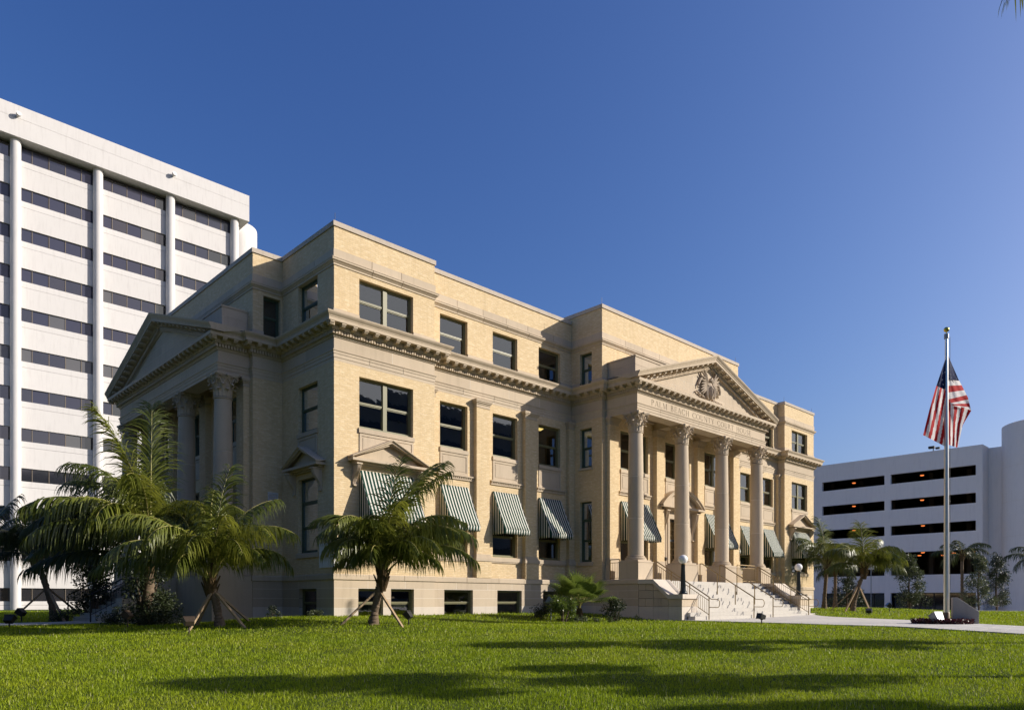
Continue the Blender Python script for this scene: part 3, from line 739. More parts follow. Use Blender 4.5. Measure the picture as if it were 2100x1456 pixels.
# ------------------------------------------------------------------ columns
def capital_mesh():
    mb = MB()
    mb.lathe([(.318, -.06), (.345, -.05), (.345, -.015), (.318, 0), (.30, .02), (.305, .30), (.32, .52), (.36, .66), (.42, .74)], n=28)
    def leaf(th, r0, h, w, curl, z0=.02):
        secs = []
        N = 8
        for i in range(N + 1):
            t = i / N
            r = r0 + .015 + .05 * t * t + curl * max(0, t - .55) ** 1.6 * 3.0
            z = z0 + h * (t if t < .82 else .82 + (t - .82) * .1 - (t - .82) ** 2 * 5)
            ww = w * (1 - .25 * t) * (1.0 + .18 * math.sin(t * 22)) * (1 if t < .8 else max(.25, 1 - (t - .8) * 3.4))
            secs.append((r, z, ww))
        i0 = len(mb.v)
        for (r, z, ww) in secs:
            for (q, rr) in ((-1, -.02), (-.45, .0), (0, .018), (.45, .0), (1, -.02)):
                a = th + q * ww / 2 / r
                mb.v.append(((r + rr) * math.cos(a), (r + rr) * math.sin(a), z))
        for i in range(N):
            for j in range(4):
                a = i0 + i * 5 + j; mb.f.append((a, a + 1, a + 6, a + 5)); mb.m.append(0)
    for k in range(8): leaf(2 * math.pi * k / 8, .305, .36, .25, .16)
    for k in range(8): leaf(2 * math.pi * (k + .5) / 8, .305, .60, .24, .20)
    # volutes on the four diagonals, small helices between
    for k in range(4):
        a = math.pi / 4 + k * math.pi / 2; d = Vector((math.cos(a), math.sin(a), 0)); s = Vector((-d.y, d.x, 0))
        for sg in (-1, 1):
            pts = []; rr = []
            p0 = d * .33 + s * sg * .13 + Vector((0, 0, .42)); pts.append(p0); rr.append(.022)
            pts.append(d * .40 + s * sg * .08 + Vector((0, 0, .60))); rr.append(.028)
            c = d * .50 + Vector((0, 0, .66))
            for i in range(11):
                t = i / 10; ph = math.pi * (.75 - t * 2.3); rad = .085 * (1 - .72 * t)
                pts.append(c + d * math.cos(ph) * rad + Vector((0, 0, math.sin(ph) * rad)) + s * sg * .022); rr.append(.026 * (1 - .3 * t))
            mb.tube(pts, rr, 6)
        a2 = k * math.pi / 2; d = Vector((math.cos(a2), math.sin(a2), 0)); s = Vector((-d.y, d.x, 0))
        for sg in (-1, 1):
            c = d * .385 + s * sg * .055 + Vector((0, 0, .66)); pts = [d * .34 + s * sg * .14 + Vector((0, 0, .44)), d * .36 + s * sg * .11 + Vector((0, 0, .58))]; rr = [.018, .02]
            for i in range(8):
                t = i / 7; ph = math.pi * (.9 - t * 1.9); rad = .05 * (1 - .7 * t); pts.append(c + s * sg * math.cos(ph) * rad + Vector((0, 0, math.sin(ph) * rad))); rr.append(.016)
            mb.tube(pts, rr, 5)
        mb.ball(tuple(d * .44 + Vector((0, 0, .80))), (.06, .06, .06), 8, 6)
    # abacus with concave sides
    ring = []
    for k in range(4):
        a = math.pi / 4 + k * math.pi / 2
        c0 = Vector((math.cos(a), math.sin(a), 0)) * .62; t0 = Vector((-math.sin(a), math.cos(a), 0)) * .05
        ring += [c0 - t0, c0 + t0]
        a1 = a + math.pi / 2; c1 = Vector((math.cos(a1), math.sin(a1), 0)) * .62; t1 = Vector((-math.sin(a1), math.cos(a1), 0)) * .05
        p, q = c0 + t0, c1 - t1; mid = (p + q) / 2; inn = -mid.normalized() * .085
        for t in (.17, .33, .5, .67, .83): ring.append(p.lerp(q, t) + inn * (1 - (2 * t - 1) ** 2))
    for (z0, z1, sc) in ((.755, .80, .93), (.80, .87, 1.0)):
        i0 = len(mb.v); n = len(ring)
        for z in (z0, z1):
            for p in ring: mb.v.append((p.x * sc, p.y * sc, z))
        mb.f.append(tuple(range(i0, i0 + n))[::-1]); mb.f.append(tuple(range(i0 + n, i0 + 2 * n))); mb.m += [0, 0]
        for j in range(n): mb.f.append((i0 + j, i0 + (j + 1) % n, i0 + n + (j + 1) % n, i0 + n + j)); mb.m.append(0)
    return mb.mesh("capital", M_STONE_PLAIN)
cap_me = capital_mesh()
def shaft_r(z):   # z 0..1 over the shaft
    return .36 - .05 * (max(0, z - .25) / .75) ** 1.6
ZB, ZCAP, ZT = 2.28, 8.16, 9.03
def drum_mesh(t0, t1):
    mb = MB(); pr = []; H = ZCAP - ZB - .22
    for i in range(7):
        t = t0 + (t1 - t0) * i / 6; pr.append((shaft_r(t), H * t))
    pr[0] = (pr[0][0], pr[0][1] + .007); pr[-1] = (pr[-1][0], pr[-1][1] - .007)
    pr = [(pr[0][0] - .010, pr[0][1])] + [(pr[0][0], pr[0][1] + .008)] + pr[1:-1] + [(pr[-1][0], pr[-1][1] - .008), (pr[-1][0] - .010, pr[-1][1])]
    mb.lathe(pr, n=40); return mb.mesh("drum", M_STONE, True)
drum_mes = [drum_mesh(0, .31), drum_mesh(.31, .64), drum_mesh(.64, 1)]
mb = MB(); mb.lathe([(.49, 0), (.49, .09), (.475, .095), (.475, .10), (.46, .105), (.475, .125), (.455, .15), (.41, .155), (.40, .18), (.42, .20), (.405, .222), (.375, .226)], n=40)
mb.v = mb.v; base_me = mb.mesh("base", M_STONE_PLAIN, True)
mb = MB(); H = ZCAP - ZB - .22; mb.lathe([(shaft_r(t / 8) - .011, H * t / 8) for t in range(9)], n=32); core_me = mb.mesh("column", M_MORTAR, True)
mb = MB(); mb.box(-.55, .55, -.55, .55, 1.46, 2.24); mb.box(-.57, .57, -.57, .57, 2.241, 2.28); mb.box(-.5, .5, -.5, .5, 2.281, 2.35); ped_me = mb.mesh("column_pedestal", M_STONE)
def column(x, y):
    c = cpart(inst("column", core_me, None, (x, y, ZB + .22)))
    for me in drum_mes: inst("drum", me, c, (0, 0, 0))
    inst("base", base_me, c, (0, 0, -.22 + .05)); inst("capital", cap_me, c, (0, 0, ZCAP - ZB - .22))
    o = cpart(inst("column_pedestal", ped_me, None, (x, y, 0)))
for u in COLU: column(u, -2.87)
for u in COLS: column(-2.09, u)
# ------------------------------------------------------------------ porticoes: beams, ceiling, pediment
def clip_poly(poly, f):
    out = []
    for i in range(len(poly)):
        a, b = poly[i], poly[(i + 1) % len(poly)]; fa, fb = f(a), f(b)
        if fa >= 0: out.append(a)
        if (fa >= 0) != (fb >= 0): t = fa / (fa - fb); out.append((a[0] + (b[0] - a[0]) * t, a[1] + (b[1] - a[1]) * t))
    return out
def portico(fr, c, wallo, fz, cols, axo):
    half = 5.91
    # soffit beams, cross beams and ceiling
    mb = MB()
    mb.fbox(fr, c - half + .02, c + half - .02, fz - .66, fz - .02, 9.035, 9.80)
    for u in (cols[0], cols[3]): mb.fbox(fr, u - .31, u + .31, wallo + .01, fz - .67, 9.036, 9.80)
    for u in cols[1:3]: mb.fbox(fr, u - .28, u + .28, wallo + .01, fz - .67, 9.05, 9.80)
    cpart(mb.build("portico_beam", M_STONE_PLAIN))
    mb = MB(); mb.fbox(fr, c - half + .3, c + half - .3, wallo + .02, fz - .3, 9.42, 9.46)
    for a, b in zip(cols[:-1], cols[1:]):
        if fz - .70 - wallo > .3:
            mb.fbox(fr, a + .36, b - .36, fz - .78, fz - .68, 9.30, 9.419); mb.fbox(fr, a + .36, b - .36, wallo + .03, wallo + .13, 9.30, 9.419)
    cpart(mb.build("portico_ceiling", M_STONE_PLAIN))
    # pediment: geometry is given by the rake line z = zr - slope*|u-c|
    e = half + .55; zr0 = 10.375; apex = 12.50; sl = (apex - zr0) / e
    def zr(u): return apex - sl * abs(u - c)
    fo = fz                                  # frieze plane
    # horizontal top of the cornice below the tympanum
    mb = MB(); mb.hexa([fr.p(c - e + .1, fo + .45, 10.362), fr.p(c + e - .1, fo + .45, 10.362), fr.p(c + e - .1, fo - .4, 10.362), fr.p(c - e + .1, fo - .4, 10.362), fr.p(c - e + .1, fo + .44, 10.375), fr.p(c + e - .1, fo + .44, 10.375), fr.p(c + e - .1, fo - .4, 10.41), fr.p(c - e + .1, fo - .4, 10.41)])
    cpart(mb.build("pediment_ledge", M_STONE_PLAIN))
    # raking cornice profile (out, h above the rake line)
    prof = [(-.02, -.46), (.04, -.455), (.06, -.40), (.08, -.375), (.08, -.245), (.165, -.24), (.19, -.20), (.19, -.09), (.45, -.085), (.45, .035), (.47, .05), (.475, .085), (.52, .15), (.55, .20), (.555, .25), (-.9, .27)]
    for sgn in (-1, 1):
        mb = MB(); u_end = c + sgn * e; n = len(prof)
        for (u) in (u_end, c):
            for (o, h) in prof:
                z = zr(u) + h
                mb.v.append(fr.p(u, fo + o, max(z, 10.378 if h < .04 else z)))
        for j in range(n - 1): mb.f.append((j, j + 1, n + j + 1, n + j)); mb.m.append(0)
        mb.f.append(tuple(range(n))); mb.m.append(0)
        cpart(mb.build("raking_cornice", M_STONE_PLAIN))
        # dentils and modillions on the slope
        dm = MB(); L = e - .95; k = int(L / .112)
        for i in range(k):
            u0 = c + sgn * (.12 + L * i / k); u1 = u0 + sgn * .07
            dm.hexa([fr.p(u0, fo + .15, zr(u0) - .365), fr.p(u1, fo + .15, zr(u1) - .365), fr.p(u1, fo + .07, zr(u1) - .365), fr.p(u0, fo + .07, zr(u0) - .365),
                     fr.p(u0, fo + .15, zr(u0) - .248), fr.p(u1, fo + .15, zr(u1) - .248), fr.p(u1, fo + .07, zr(u1) - .248), fr.p(u0, fo + .07, zr(u0) - .248)])
        o = cpart(dm.build("raking_dentil_course", M_STONE_PLAIN)); tag(o, kind="stuff")
        k = int((e - .5) / .45)
        for i in range(k):
            u = c + sgn * (.22 + (e - .6) * i / k); a, b = u - .075, u + .075
            mm = MB(); mm.hexa([fr.p(a, fo + .41, zr(a) - .135), fr.p(b, fo + .41, zr(b) - .135), fr.p(b, fo + .18, zr(b) - .195), fr.p(a, fo + .18, zr(a) - .195),
                                fr.p(a, fo + .42, zr(a) - .087), fr.p(b, fo + .42, zr(b) - .087), fr.p(b, fo + .18, zr(b) - .087), fr.p(a, fo + .18, zr(a) - .087)])
            cpart(mm.build("modillion", M_STONE_PLAIN))
    # tympanum of coursed stone
    zt = 10.40; row = 0; back = fo + .0
    top = lambda u: zr(u) - .40
    while zt < top(c) - .03:
        z1 = zt + .36; off = .75 if row % 2 else 0; u = c - half - 1.5 + off
        while u < c + half:
            poly = [(u + .006, zt + .005), (u + 1.49, zt + .005), (u + 1.49, z1 - .005), (u + .006, z1 - .005)]
            poly = clip_poly(poly, lambda q: top(c) - sl * (q[0] - c) - q[1]); 
            if len(poly) > 2: poly = clip_poly(poly, lambda q: top(c) + sl * (q[0] - c) - q[1])
            if len(poly) > 2 and max(q[0] for q in poly) - min(q[0] for q in poly) > .03:
                n = len(poly); V = [fr.p(q[0], back, q[1]) for q in poly] + [fr.p(q[0], back - .03, q[1]) for q in poly]
                cpart(mesh_obj("tympanum_block", V, [tuple(range(n))] + [(i, (i + 1) % n, n + (i + 1) % n, n + i) for i in range(n)], M_STONE))
            u += 1.5
        zt = z1; row += 1
    MORT.face([fr.p(c - half, back - .003, 10.39), fr.p(c + half, back - .003, 10.39), fr.p(c, back - .003, apex - .2)])
    # stone block and gable roof behind the pediment
    mb = MB(); mb.fbox(fr, c - half + .15, c - half + 3.0, wallo + .01, fo - .22, 10.4, 11.55); mb.fbox(fr, c + half - 3.0, c + half - .15, wallo + .01, fo - .22, 10.4, 11.55)
    cpart(mb.build("attic_block_core", M_MORTAR))
    for sgn in (-1, 1):
        for r_, z0 in enumerate((10.5, 10.86, 11.21)):
            z1 = z0 + .35
            a = c + sgn * (half - .145); ln = [0, 1.0, 2.2, 2.86] if r_ % 2 else [0, 1.6, 2.86]
            for i in range(len(ln) - 1):
                u0, u1 = sorted((a - sgn * (ln[i] + .006 * (i > 0)), a - sgn * ln[i + 1]))
                m2 = MB(); m2.fbox(fr, u0, u1, fo - .30, fo - .212, z0 + .005, z1 - .005); cpart(m2.build("attic_block", M_STONE))
            m2 = MB(); uu = (a, a - sgn * .05); m2.fbox(fr, min(uu) - .006, max(uu) - .006 if sgn < 0 else max(uu) + .006, wallo + .012, fo - .301, z0 + .005, z1 - .005); cpart(m2.build("attic_block", M_STONE))
        m2 = MB(); ua, ub = sorted((c + sgn * (half - .12), c + sgn * (half - 3.0))); m2.fbox(fr, ua, ub, wallo + .012, fo - .18, 11.561, 11.63); cpart(m2.build("attic_block_cap", M_STONE_PLAIN))
    mb = MB(); zz = lambda u: zr(u) + .262
    for sgn in (-1, 1):
        u = c + sgn * (e - .02)
        mb.hexa([fr.p(u, fo - .1, zz(u) - .06), fr.p(c, fo - .1, zz(c) - .06), fr.p(c, wallo, zz(c) - .06), fr.p(u, wallo, zz(u) - .06), fr.p(u, fo - .1, zz(u)), fr.p(c, fo - .1, zz(c)), fr.p(c, wallo, zz(c)), fr.p(u, wallo, zz(u))])
    cpart(mb.build("portico_roof", plain("lead_roof", (.20, .20, .20), .6, .3, var=.15)))
portico(FX(0), CX, 1.4, 3.2, COLU, 2.87)
portico(FY(0), CY, 1.2, 2.42, COLS, 2.09)

# carved lettering on the frieze
GLY = {
 'P': (.60, [('V', .10), ('A', .16, .30, .72, .28, 1.0, .46)]), 'A': (.74, []), 'L': (.58, []), 'M': (.90, []), 'B': (.64, []), 'E': (.58, []), 'C': (.74, []), 'H': (.76, []),
 'O': (.80, []), 'U': (.74, []), 'N': (.78, []), 'T': (.66, []), 'Y': (.72, []), 'R': (.68, []), 'S': (.54, [])}
TH, TN, SF = .105, .042, .06
def glyph(ch):
    """polygons of a roman capital in a unit-high box"""
    P = []
    def q(*p): P.append(list(p))
    def st(x, w=TH, z0=0, z1=1, s0=True, s1=True):
        q((x - w / 2, z0), (x + w / 2, z0), (x + w / 2, z1), (x - w / 2, z1))
        if s0: q((x - w / 2 - SF, z0), (x + w / 2 + SF, z0), (x + w / 2 + SF, z0 + .035), (x - w / 2 - SF, z0 + .035))
        if s1: q((x - w / 2 - SF, z1 - .035), (x + w / 2 + SF, z1 - .035), (x + w / 2 + SF, z1), (x - w / 2 - SF, z1))
    def hb(x0, x1, z, w=TN): q((x0, z - w / 2), (x1, z - w / 2), (x1, z + w / 2), (x0, z + w / 2))
    def dg(x0, z0, x1, z1, w): q((x0 - w / 2, z0), (x0 + w / 2, z0), (x1 + w / 2, z1), (x1 - w / 2, z1))
    def sf(x, z): q((x - SF - .04, z - .0175), (x + SF + .04, z - .0175), (x + SF + .04, z + .0175), (x - SF - .04, z + .0175))
    def arc(cx, cz, rx, rz, a0, a1, wmax=TH, wmin=TN, n=16):
        for i in range(n):
            t0 = R(a0 + (a1 - a0) * i / n); t1 = R(a0 + (a1 - a0) * (i + 1) / n)
            def pt(t, k):
                w = wmin + (wmax - wmin) * abs(math.cos(t)); return (cx + (rx + k * w / 2) * math.cos(t), cz + (rz + k * w / 2) * math.sin(t))
            q(pt(t0, -1), pt(t0, 1), pt(t1, 1), pt(t1, -1))
    w = GLY[ch][0]
    if ch == 'P': st(.13); arc(.20, .74, .30, .235, -90, 90); hb(.13, .22, .98); hb(.13, .22, .505)
    if ch == 'B': st(.13); arc(.20, .76, .26, .22, -90, 90); arc(.20, .27, .32, .25, -90, 90); hb(.13, .22, .98); hb(.13, .22, .53); hb(.13, .22, .02)
    if ch == 'R': st(.13); arc(.20, .75, .28, .23, -90, 90); hb(.13, .22, .98); hb(.13, .22, .52); dg(.62, 0, .32, .52, TH); sf(.62, .018)
    if ch == 'A': dg(.06, 0, .36, 1, TN); dg(.66, 0, .38, 1, TH); hb(.16, .56, .36); sf(.06, .018); sf(.66, .018)
    if ch == 'L': st(.13); hb(.13, .54, .02); q((.50, 0), (.56, 0), (.56, .22), (.53, .22))
    if ch == 'E': st(.13); hb(.13, .54, .02); hb(.13, .44, .52); hb(.13, .52, .98); q((.50, 0), (.55, 0), (.55, .2), (.52, .2)); q((.48, .8), (.51, .8), (.53, 1), (.48, 1)); q((.42, .42), (.445, .42), (.445, .62), (.42, .62))
    if ch == 'M': dg(.09, 0, .15, 1, TN); dg(.15, 1, .45, 0, -TH); dg(.45, 0, .73, 1, TN); dg(.81, 0, .75, 1, TH); sf(.09, .018); sf(.81, .018); sf(.10, .982); sf(.79, .982)
    if ch == 'C': arc(.42, .5, .36, .48, 48, 312); q((.62, .72), (.66, .72), (.68, .98), (.65, .98)); q((.62, .28), (.66, .28), (.68, .02), (.65, .02))
    if ch == 'H': st(.13); st(.63); hb(.13, .63, .52)
    if ch == 'O': arc(.40, .5, .35, .48, 0, 360, n=26)
    if ch == 'U': st(.13, TH, .30, 1, False); arc(.37, .30, .24, .28, 180, 360); st(.61, TN, .30, 1, False)
    if ch == 'N': st(.11, TN); dg(.11, 1, .66, 0, TH); st(.66, TN, 0, 1, False)
    if ch == 'T': st(.33, TH, 0, 1, True, False); hb(.02, .64, .98); q((.02, .8), (.05, .8), (.06, 1), (.02, 1)); q((.61, .8), (.64, .8), (.64, 1), (.60, 1))
    if ch == 'Y': dg(.36, .42, .08, 1, TH); dg(.36, .42, .62, 1, TN); st(.36, TH, 0, .45, True, False); sf(.08, .982); sf(.62, .982)
    if ch == 'S': arc(.28, .74, .19, .24, 30, 270, TH * .8); arc(.28, .26, .21, .24, -150, 90, TH * .9); q((.42, .74), (.45, .74), (.47, .97), (.44, .97)); q((.07, .26), (.10, .26), (.09, .03), (.06, .03))
    return P, w
M_LETTER = plain("letter_shadow_patina", (.175, .135, .095), .9, .1, var=.2)  # shadow of the incised strokes put into the colour, along with patina
txt = "PALM BEACH COUNTY COURT HOUSE"; size = .268; gap = .135; sp = .62
tot = sum((sp if ch == ' ' else GLY[ch][0] + gap) for ch in txt) * size
u = 14.48; k = (23.72 - 14.48) / tot
fx = FX(0); letters = None
for ch in txt:
    if ch == ' ': u += sp * size * k; continue
    polys, w = glyph(ch); mb = MB()
    for i, po in enumerate(polys):
        o = 3.2012 + .0004 * (i % 9)
        n = len(po); a = [fx.p(u + q[0] * size * k, o, 9.475 + q[1] * size) for q in po]
        mb.face(a)
        for j in range(n):
            b0 = fx.p(u + po[j][0] * size * k, 3.1995, 9.475 + po[j][1] * size); b1 = fx.p(u + po[(j + 1) % n][0] * size * k, 3.1995, 9.475 + po[(j + 1) % n][1] * size)
            mb.face([a[j], b0, b1, a[(j + 1) % n]])
    cpart(mb.build("carved_letter", M_LETTER)); u += (w + gap) * size * k

# carved emblem in the front tympanum: eagle with spread wings behind an oval shield
mb = MB(); yy = -3.22
def blob(u, z, ru, rz_, ro=.10, rot=0, o=.02, n=12):
    i0 = len(mb.v); mb.ball((0, 0, 0), (ru, ro, rz_), n, 8)
    ca, sa = math.cos(rot), math.sin(rot)
    for i in range(i0, len(mb.v)):
        x, y, z2 = mb.v[i]; mb.v[i] = (u + x * ca - z2 * sa, yy - o + y, z + x * sa + z2 * ca)
EX, EZ = 19.30, 11.10
blob(EX + .02, EZ - .02, .30, .60, .20)                     # body and shield
blob(EX + .02, EZ - .12, .20, .44, .13, 0, .16)
mb.tube([(EX + .02, yy - .30, EZ + .25), (EX + .02, yy - .31, EZ - .48)], .016, 6)
for q in (-.10, .14): mb.tube([(EX + q, yy - .26, EZ + .22), (EX + q * .9, yy - .28, EZ - .42)], .012, 6)
blob(EX + .08, EZ + .60, .13, .15, .14, 0, .10); blob(EX - .03, EZ + .57, .09, .05, .07, .3, .16)     # head and beak
blob(EX - .26, EZ + .60, .12, .16, .10, 0, .06); blob(EX - .24, EZ + .40, .10, .2, .09, .1, .05)
for sg in (-1, 1):                                            # frame scrolls round the shield
    pts = [(EX + sg * (.20 + .22 * math.sin(t)) - .0, yy - .12, EZ + .42 * math.cos(t) - .10) for t in [i / 10 * math.pi for i in range(11)]]
    mb.tube(pts, [.06 + .05 * math.sin(i / 10 * math.pi) for i in range(11)], 7)
    for i in range(9):                                        # wing feathers
        t = i / 8; a = R(118 + 66 * t); L = .98 - .42 * t + .1 * math.sin(t * 9)
        s = Vector((EX + sg * .26, yy - .08, EZ + .42 - .30 * t)); d = Vector((-math.cos(a) * sg * -1 * 1.0, 0, 0))
        dx = sg * abs(math.cos(R(62 - 92 * t))); dz = math.sin(R(48 - 95 * t))
        e_ = s + Vector((dx * L, -.02, dz * L)); m_ = (s + e_) / 2 + Vector((0, -.05, .05))
        mb.tube([s, m_, e_], [.075, .07, .03], 6)
    pts = [(EX + sg * .55, yy - .06, EZ + .75), (EX + sg * .95, yy - .07, EZ + .52), (EX + sg * 1.18, yy - .06, EZ + .16), (EX + sg * 1.22, yy - .05, EZ - .02)]
    mb.tube(pts, [.05, .07, .065, .04], 7)
    for i in range(7):                                        # olive branch and arrows below
        t = i / 6; p = Vector((EX + sg * (.40 + .95 * t), yy - .06, EZ - .60 + (.10 - .08 * t) + (.32 * t if sg < 0 else .02 * t)))
        blob(p.x, p.z, .10, .045, .05, sg * (.6 if i % 2 else -.5), .06)
    mb.tube([(EX + sg * .2, yy - .06, EZ - .58), (EX + sg * 1.2, yy - .06, EZ - .60 + (.28 if sg < 0 else .05))], .03, 6)
for i in range(5): blob(EX - .12 + i * .06, EZ - .64, .045, .14, .05, (i - 2) * .2, .06)       # tail
mb.v = [(EX + (q[0] - EX) * .86, q[1], EZ - .05 + (q[2] - EZ) * .86) for q in mb.v]
cpart(mb.build("eagle_emblem", stone_mat("carved_limestone", (.50, .41, .31), (.40, .325, .245), rnd=0, stain=.45), None, True))

# ------------------------------------------------------------------ window pediments on brackets
def console(fr, u, zt, h, out, w=.17, proj=.30):
    """S-shaped bracket"""
    pr = []
    N = 14
    for i in range(N + 1):
        t = i / N; o = proj * (1 - t) ** 1.3 + .055 + .045 * math.sin(t * math.pi * 2.0); pr.append((o, zt - h * t))
    mb = MB(); n = len(pr)
    for s in (-w / 2, w / 2): mb.v += [fr.p(u + s, out + o, z) for o, z in pr] + [fr.p(u + s, out, zt), fr.p(u + s, out, zt - h)]
    m = n + 2
    for j in range(n - 1): mb.f.append((j, j + 1, m + j + 1, m + j)); mb.m.append(0)
    for b in (0, m): mb.f.append(tuple(b + j for j in range(n)) + (b + n + 1, b + n)); mb.m.append(0)
    mb.f.append((0, n, m + n, m)); mb.m.append(0); mb.f.append((n - 1, m + n - 1, m + n + 1, n + 1)); mb.m.append(0)
    for s in (-.055, 0, .055):                                # ribs down the face
        mb.tube([fr.p(u + s, out + o + .004, z) for o, z in pr], .018, 5)
    mb.fbox(fr, u - w / 2 - .03, u + w / 2 + .03, out, out + proj + .10, zt - .002, zt + .05)
    mb.fbox(fr, u - w / 2 + .02, u + w / 2 - .02, out, out + .10, zt - h - .05, zt - h + .001)
    cpart(mb.build("console_bracket", M_STONE_PLAIN))
def win_pediment(fr, c, half, zb, za, out, proj=.42, cu=1.30, ch=.70, frieze=True):
    mb = MB()
    # horizontal cornice
    for (g, z0, z1) in ((.10, zb - .24, zb - .18), (.20, zb - .18, zb - .12), (proj - .04, zb - .12, zb - .03)):
        mb.fbox(fr, c - half + (proj - g) * .7, c + half - (proj - g) * .7, out - .01, out + g, z0, z1)
    sl = (za - zb) / half
    for sgn in (-1, 1):
        prof = [(proj - .16, -.17), (proj - .16, -.10), (proj - .06, -.095), (proj - .06, -.04), (proj, .0), (proj, .03), (-.005, .05)]
        n = len(prof); i0 = len(mb.v)
        for (u, z) in ((c + sgn * half, zb), (c, za)):
            for o, h in prof: mb.v.append(fr.p(u, out + o, max(z + h, zb - .03)))
        for j in range(n - 1): mb.f.append((i0 + j, i0 + j + 1, i0 + n + j + 1, i0 + n + j)); mb.m.append(0)
        mb.f.append(tuple(range(i0, i0 + n))); mb.m.append(0)
    mb.face([fr.p(c - half + .2, out + .10, zb - .03), fr.p(c + half - .2, out + .10, zb - .03), fr.p(c, out + .10, za - .03)])
    cpart(mb.build("window_pediment", M_STONE_PLAIN))
    for s in (-1, 1): console(fr, c + s * cu, zb - .25, ch, out)
fx = FX(0)
for on in (False, True):
    a, b = mir(*PAV, on); win_pediment(fx, (a + b) / 2, 1.72, 5.66, 6.44, 0, cu=1.42)
win_pediment(fs, 1.89, 1.32, 5.52, 6.18, 0, cu=.98, ch=.72); win_pediment(fs, YL - 1.89, 1.32, 5.52, 6.18, 0, cu=.98, ch=.72)
# segmental pediment and door in the middle bay
mb = MB(); o0 = 1.4; hw = 1.92; zs = 5.34; rise = .86; proj = .46
for (g, z0, z1) in ((.12, zs - .26, zs - .18), (.24, zs - .18, zs - .10), (proj, zs - .10, zs)): mb.fbox(fx, CX - hw + (proj - g) * .7, CX + hw - (proj - g) * .7, o0 - .01, o0 + g, z0, z1)
rad = (hw * hw + rise * rise) / (2 * rise); cz = zs + rise - rad; am = math.asin(hw / rad); N = 22
prof = [(proj - .20, -.20), (proj - .20, -.12), (proj - .07, -.115), (proj - .07, -.05), (proj, 0), (proj, .035), (-.005, .05)]
i0 = len(mb.v); n = len(prof)
for i in range(N + 1):
    a = -am + 2 * am * i / N
    for o, h in prof: mb.v.append(fx.p(CX + (rad + h) * math.sin(a), o0 + o, max(cz + (rad + h) * math.cos(a), zs - .02)))
for i in range(N):
    for j in range(n - 1): p = i0 + i * n + j; mb.f.append((p, p + 1, p + n + 1, p + n)); mb.m.append(0)
mb.face([fx.p(CX + (rad - .02) * math.sin(-am + 2 * am * i / N), o0 + .12, max(zs - .02, cz + (rad - .02) * math.cos(-am + 2 * am * i / N))) for i in range(N + 1)])
cpart(mb.build("segmental_pediment", M_STONE_PLAIN))
for s in (-1, 1): console(fx, CX + s * 1.36, zs - .27, 1.35, o0, .2, .30)
mb = MB()
for (a, b, g) in ((.85, 1.0, .10), (1.0, 1.12, .06), (1.12, 1.24, .03)):
    for s in (-1, 1): u0, u1 = sorted((CX + s * a, CX + s * b)); mb.fbox(fx, u0, u1, o0 - .2 if a == .85 else o0 - .01, o0 + g, 1.47, 4.72 + (a - .85))
    mb.fbox(fx, CX - b, CX + b, o0 - .15 if a == .85 else o0 - .01, o0 + g, 4.722 + (a - .85), 4.72 + (b - .85))
cpart(mb.build("door_surround", M_STONE_PLAIN))
mb = MB(); mb.fbox(fx, CX - .85, CX - .75, o0 - .22, o0 - .12, 1.47, 4.72); mb.fbox(fx, CX + .75, CX + .85, o0 - .22, o0 - .12, 1.47, 4.72); mb.fbox(fx, CX - .75, CX + .75, o0 - .22, o0 - .12, 4.62, 4.72); mb.fbox(fx, CX - .75, CX + .75, o0 - .22, o0 - .12, 3.58, 3.70)
mb.fbox(fx, CX - .05, CX + .05, o0 - .22, o0 - .125, 1.47, 3.58); mb.fbox(fx, CX - .75, CX + .75, o0 - .215, o0 - .13, 1.47, 1.80)
door = cpart(mb.build("entrance_door", M_DARK))
mesh_obj("pane", [fx.p(CX - .75, o0 - .18, 1.8), fx.p(CX + .75, o0 - .18, 1.8), fx.p(CX + .75, o0 - .18, 4.62), fx.p(CX - .75, o0 - .18, 4.62)], [(0, 1, 2, 3)], M_GLASS, door)
gr = MB()
for i in range(13): x = CX - .70 + i * 1.4 / 12; gr.tube([fx.p(x, o0 - .13, 1.8), fx.p(x, o0 - .13, 4.62)], .012, 5)
for z in (2.3, 2.9, 3.2, 3.9, 4.2): gr.tube([fx.p(CX - .75, o0 - .13, z), fx.p(CX + .75, o0 - .13, z)], .014, 5)
gr.build("iron_grille", M_BRONZE, door)
mb = MB(); mb.tube([fx.p(17.98, 1.4, 2.62), fx.p(17.98, 1.5, 2.62)], .05, 8); mb.lathe([(.0, -.02), (.05, -.02), (.08, .12), (.06, .17), (0, .17)], (17.98, -1.58, 2.56), 12)
cpart(mb.build("wall_light", M_DARK))

# corner stone plaque
mb = MB(); f0 = FX(0)
mb.fbox(f0, -.03, .84, -.02, .03, 1.71, 2.57); mb.fbox(f0, -.03, .84, .03, .055, 2.49, 2.57); mb.fbox(f0, .77, .84, .03, .055, 1.71, 2.49); mb.fbox(f0, -.03, .03, .03, .055, 1.71, 2.49); mb.fbox(f0, .03, .77, .03, .055, 1.71, 1.76)
mb.fbox(fs, .022, .99, -.02, .03, 1.712, 2.568); mb.fbox(fs, -.02, .99, .03, .05, 2.49, 2.568)
cs = cpart(mb.build("cornerstone", M_MARBLE))
mb = MB()
for r_, (a, b) in enumerate(((.24, .56), (.30, .50), (.16, .66), (.12, .70), (.20, .60))):
    z = 2.34 - r_ * .125; x = a
    while x < b:
        w = random.uniform(.02, .06); mb.fbox(f0, x, x + w, .0302, .0312, z, z + .035); x += w + .02
mb.build("worn_inscription", plain("worn_letter_grey", (.60, .585, .56), .8, .2, var=.1), cs)
tag(cpart(MORT.build("mortar_joint", M_MORTAR)), kind="stuff")

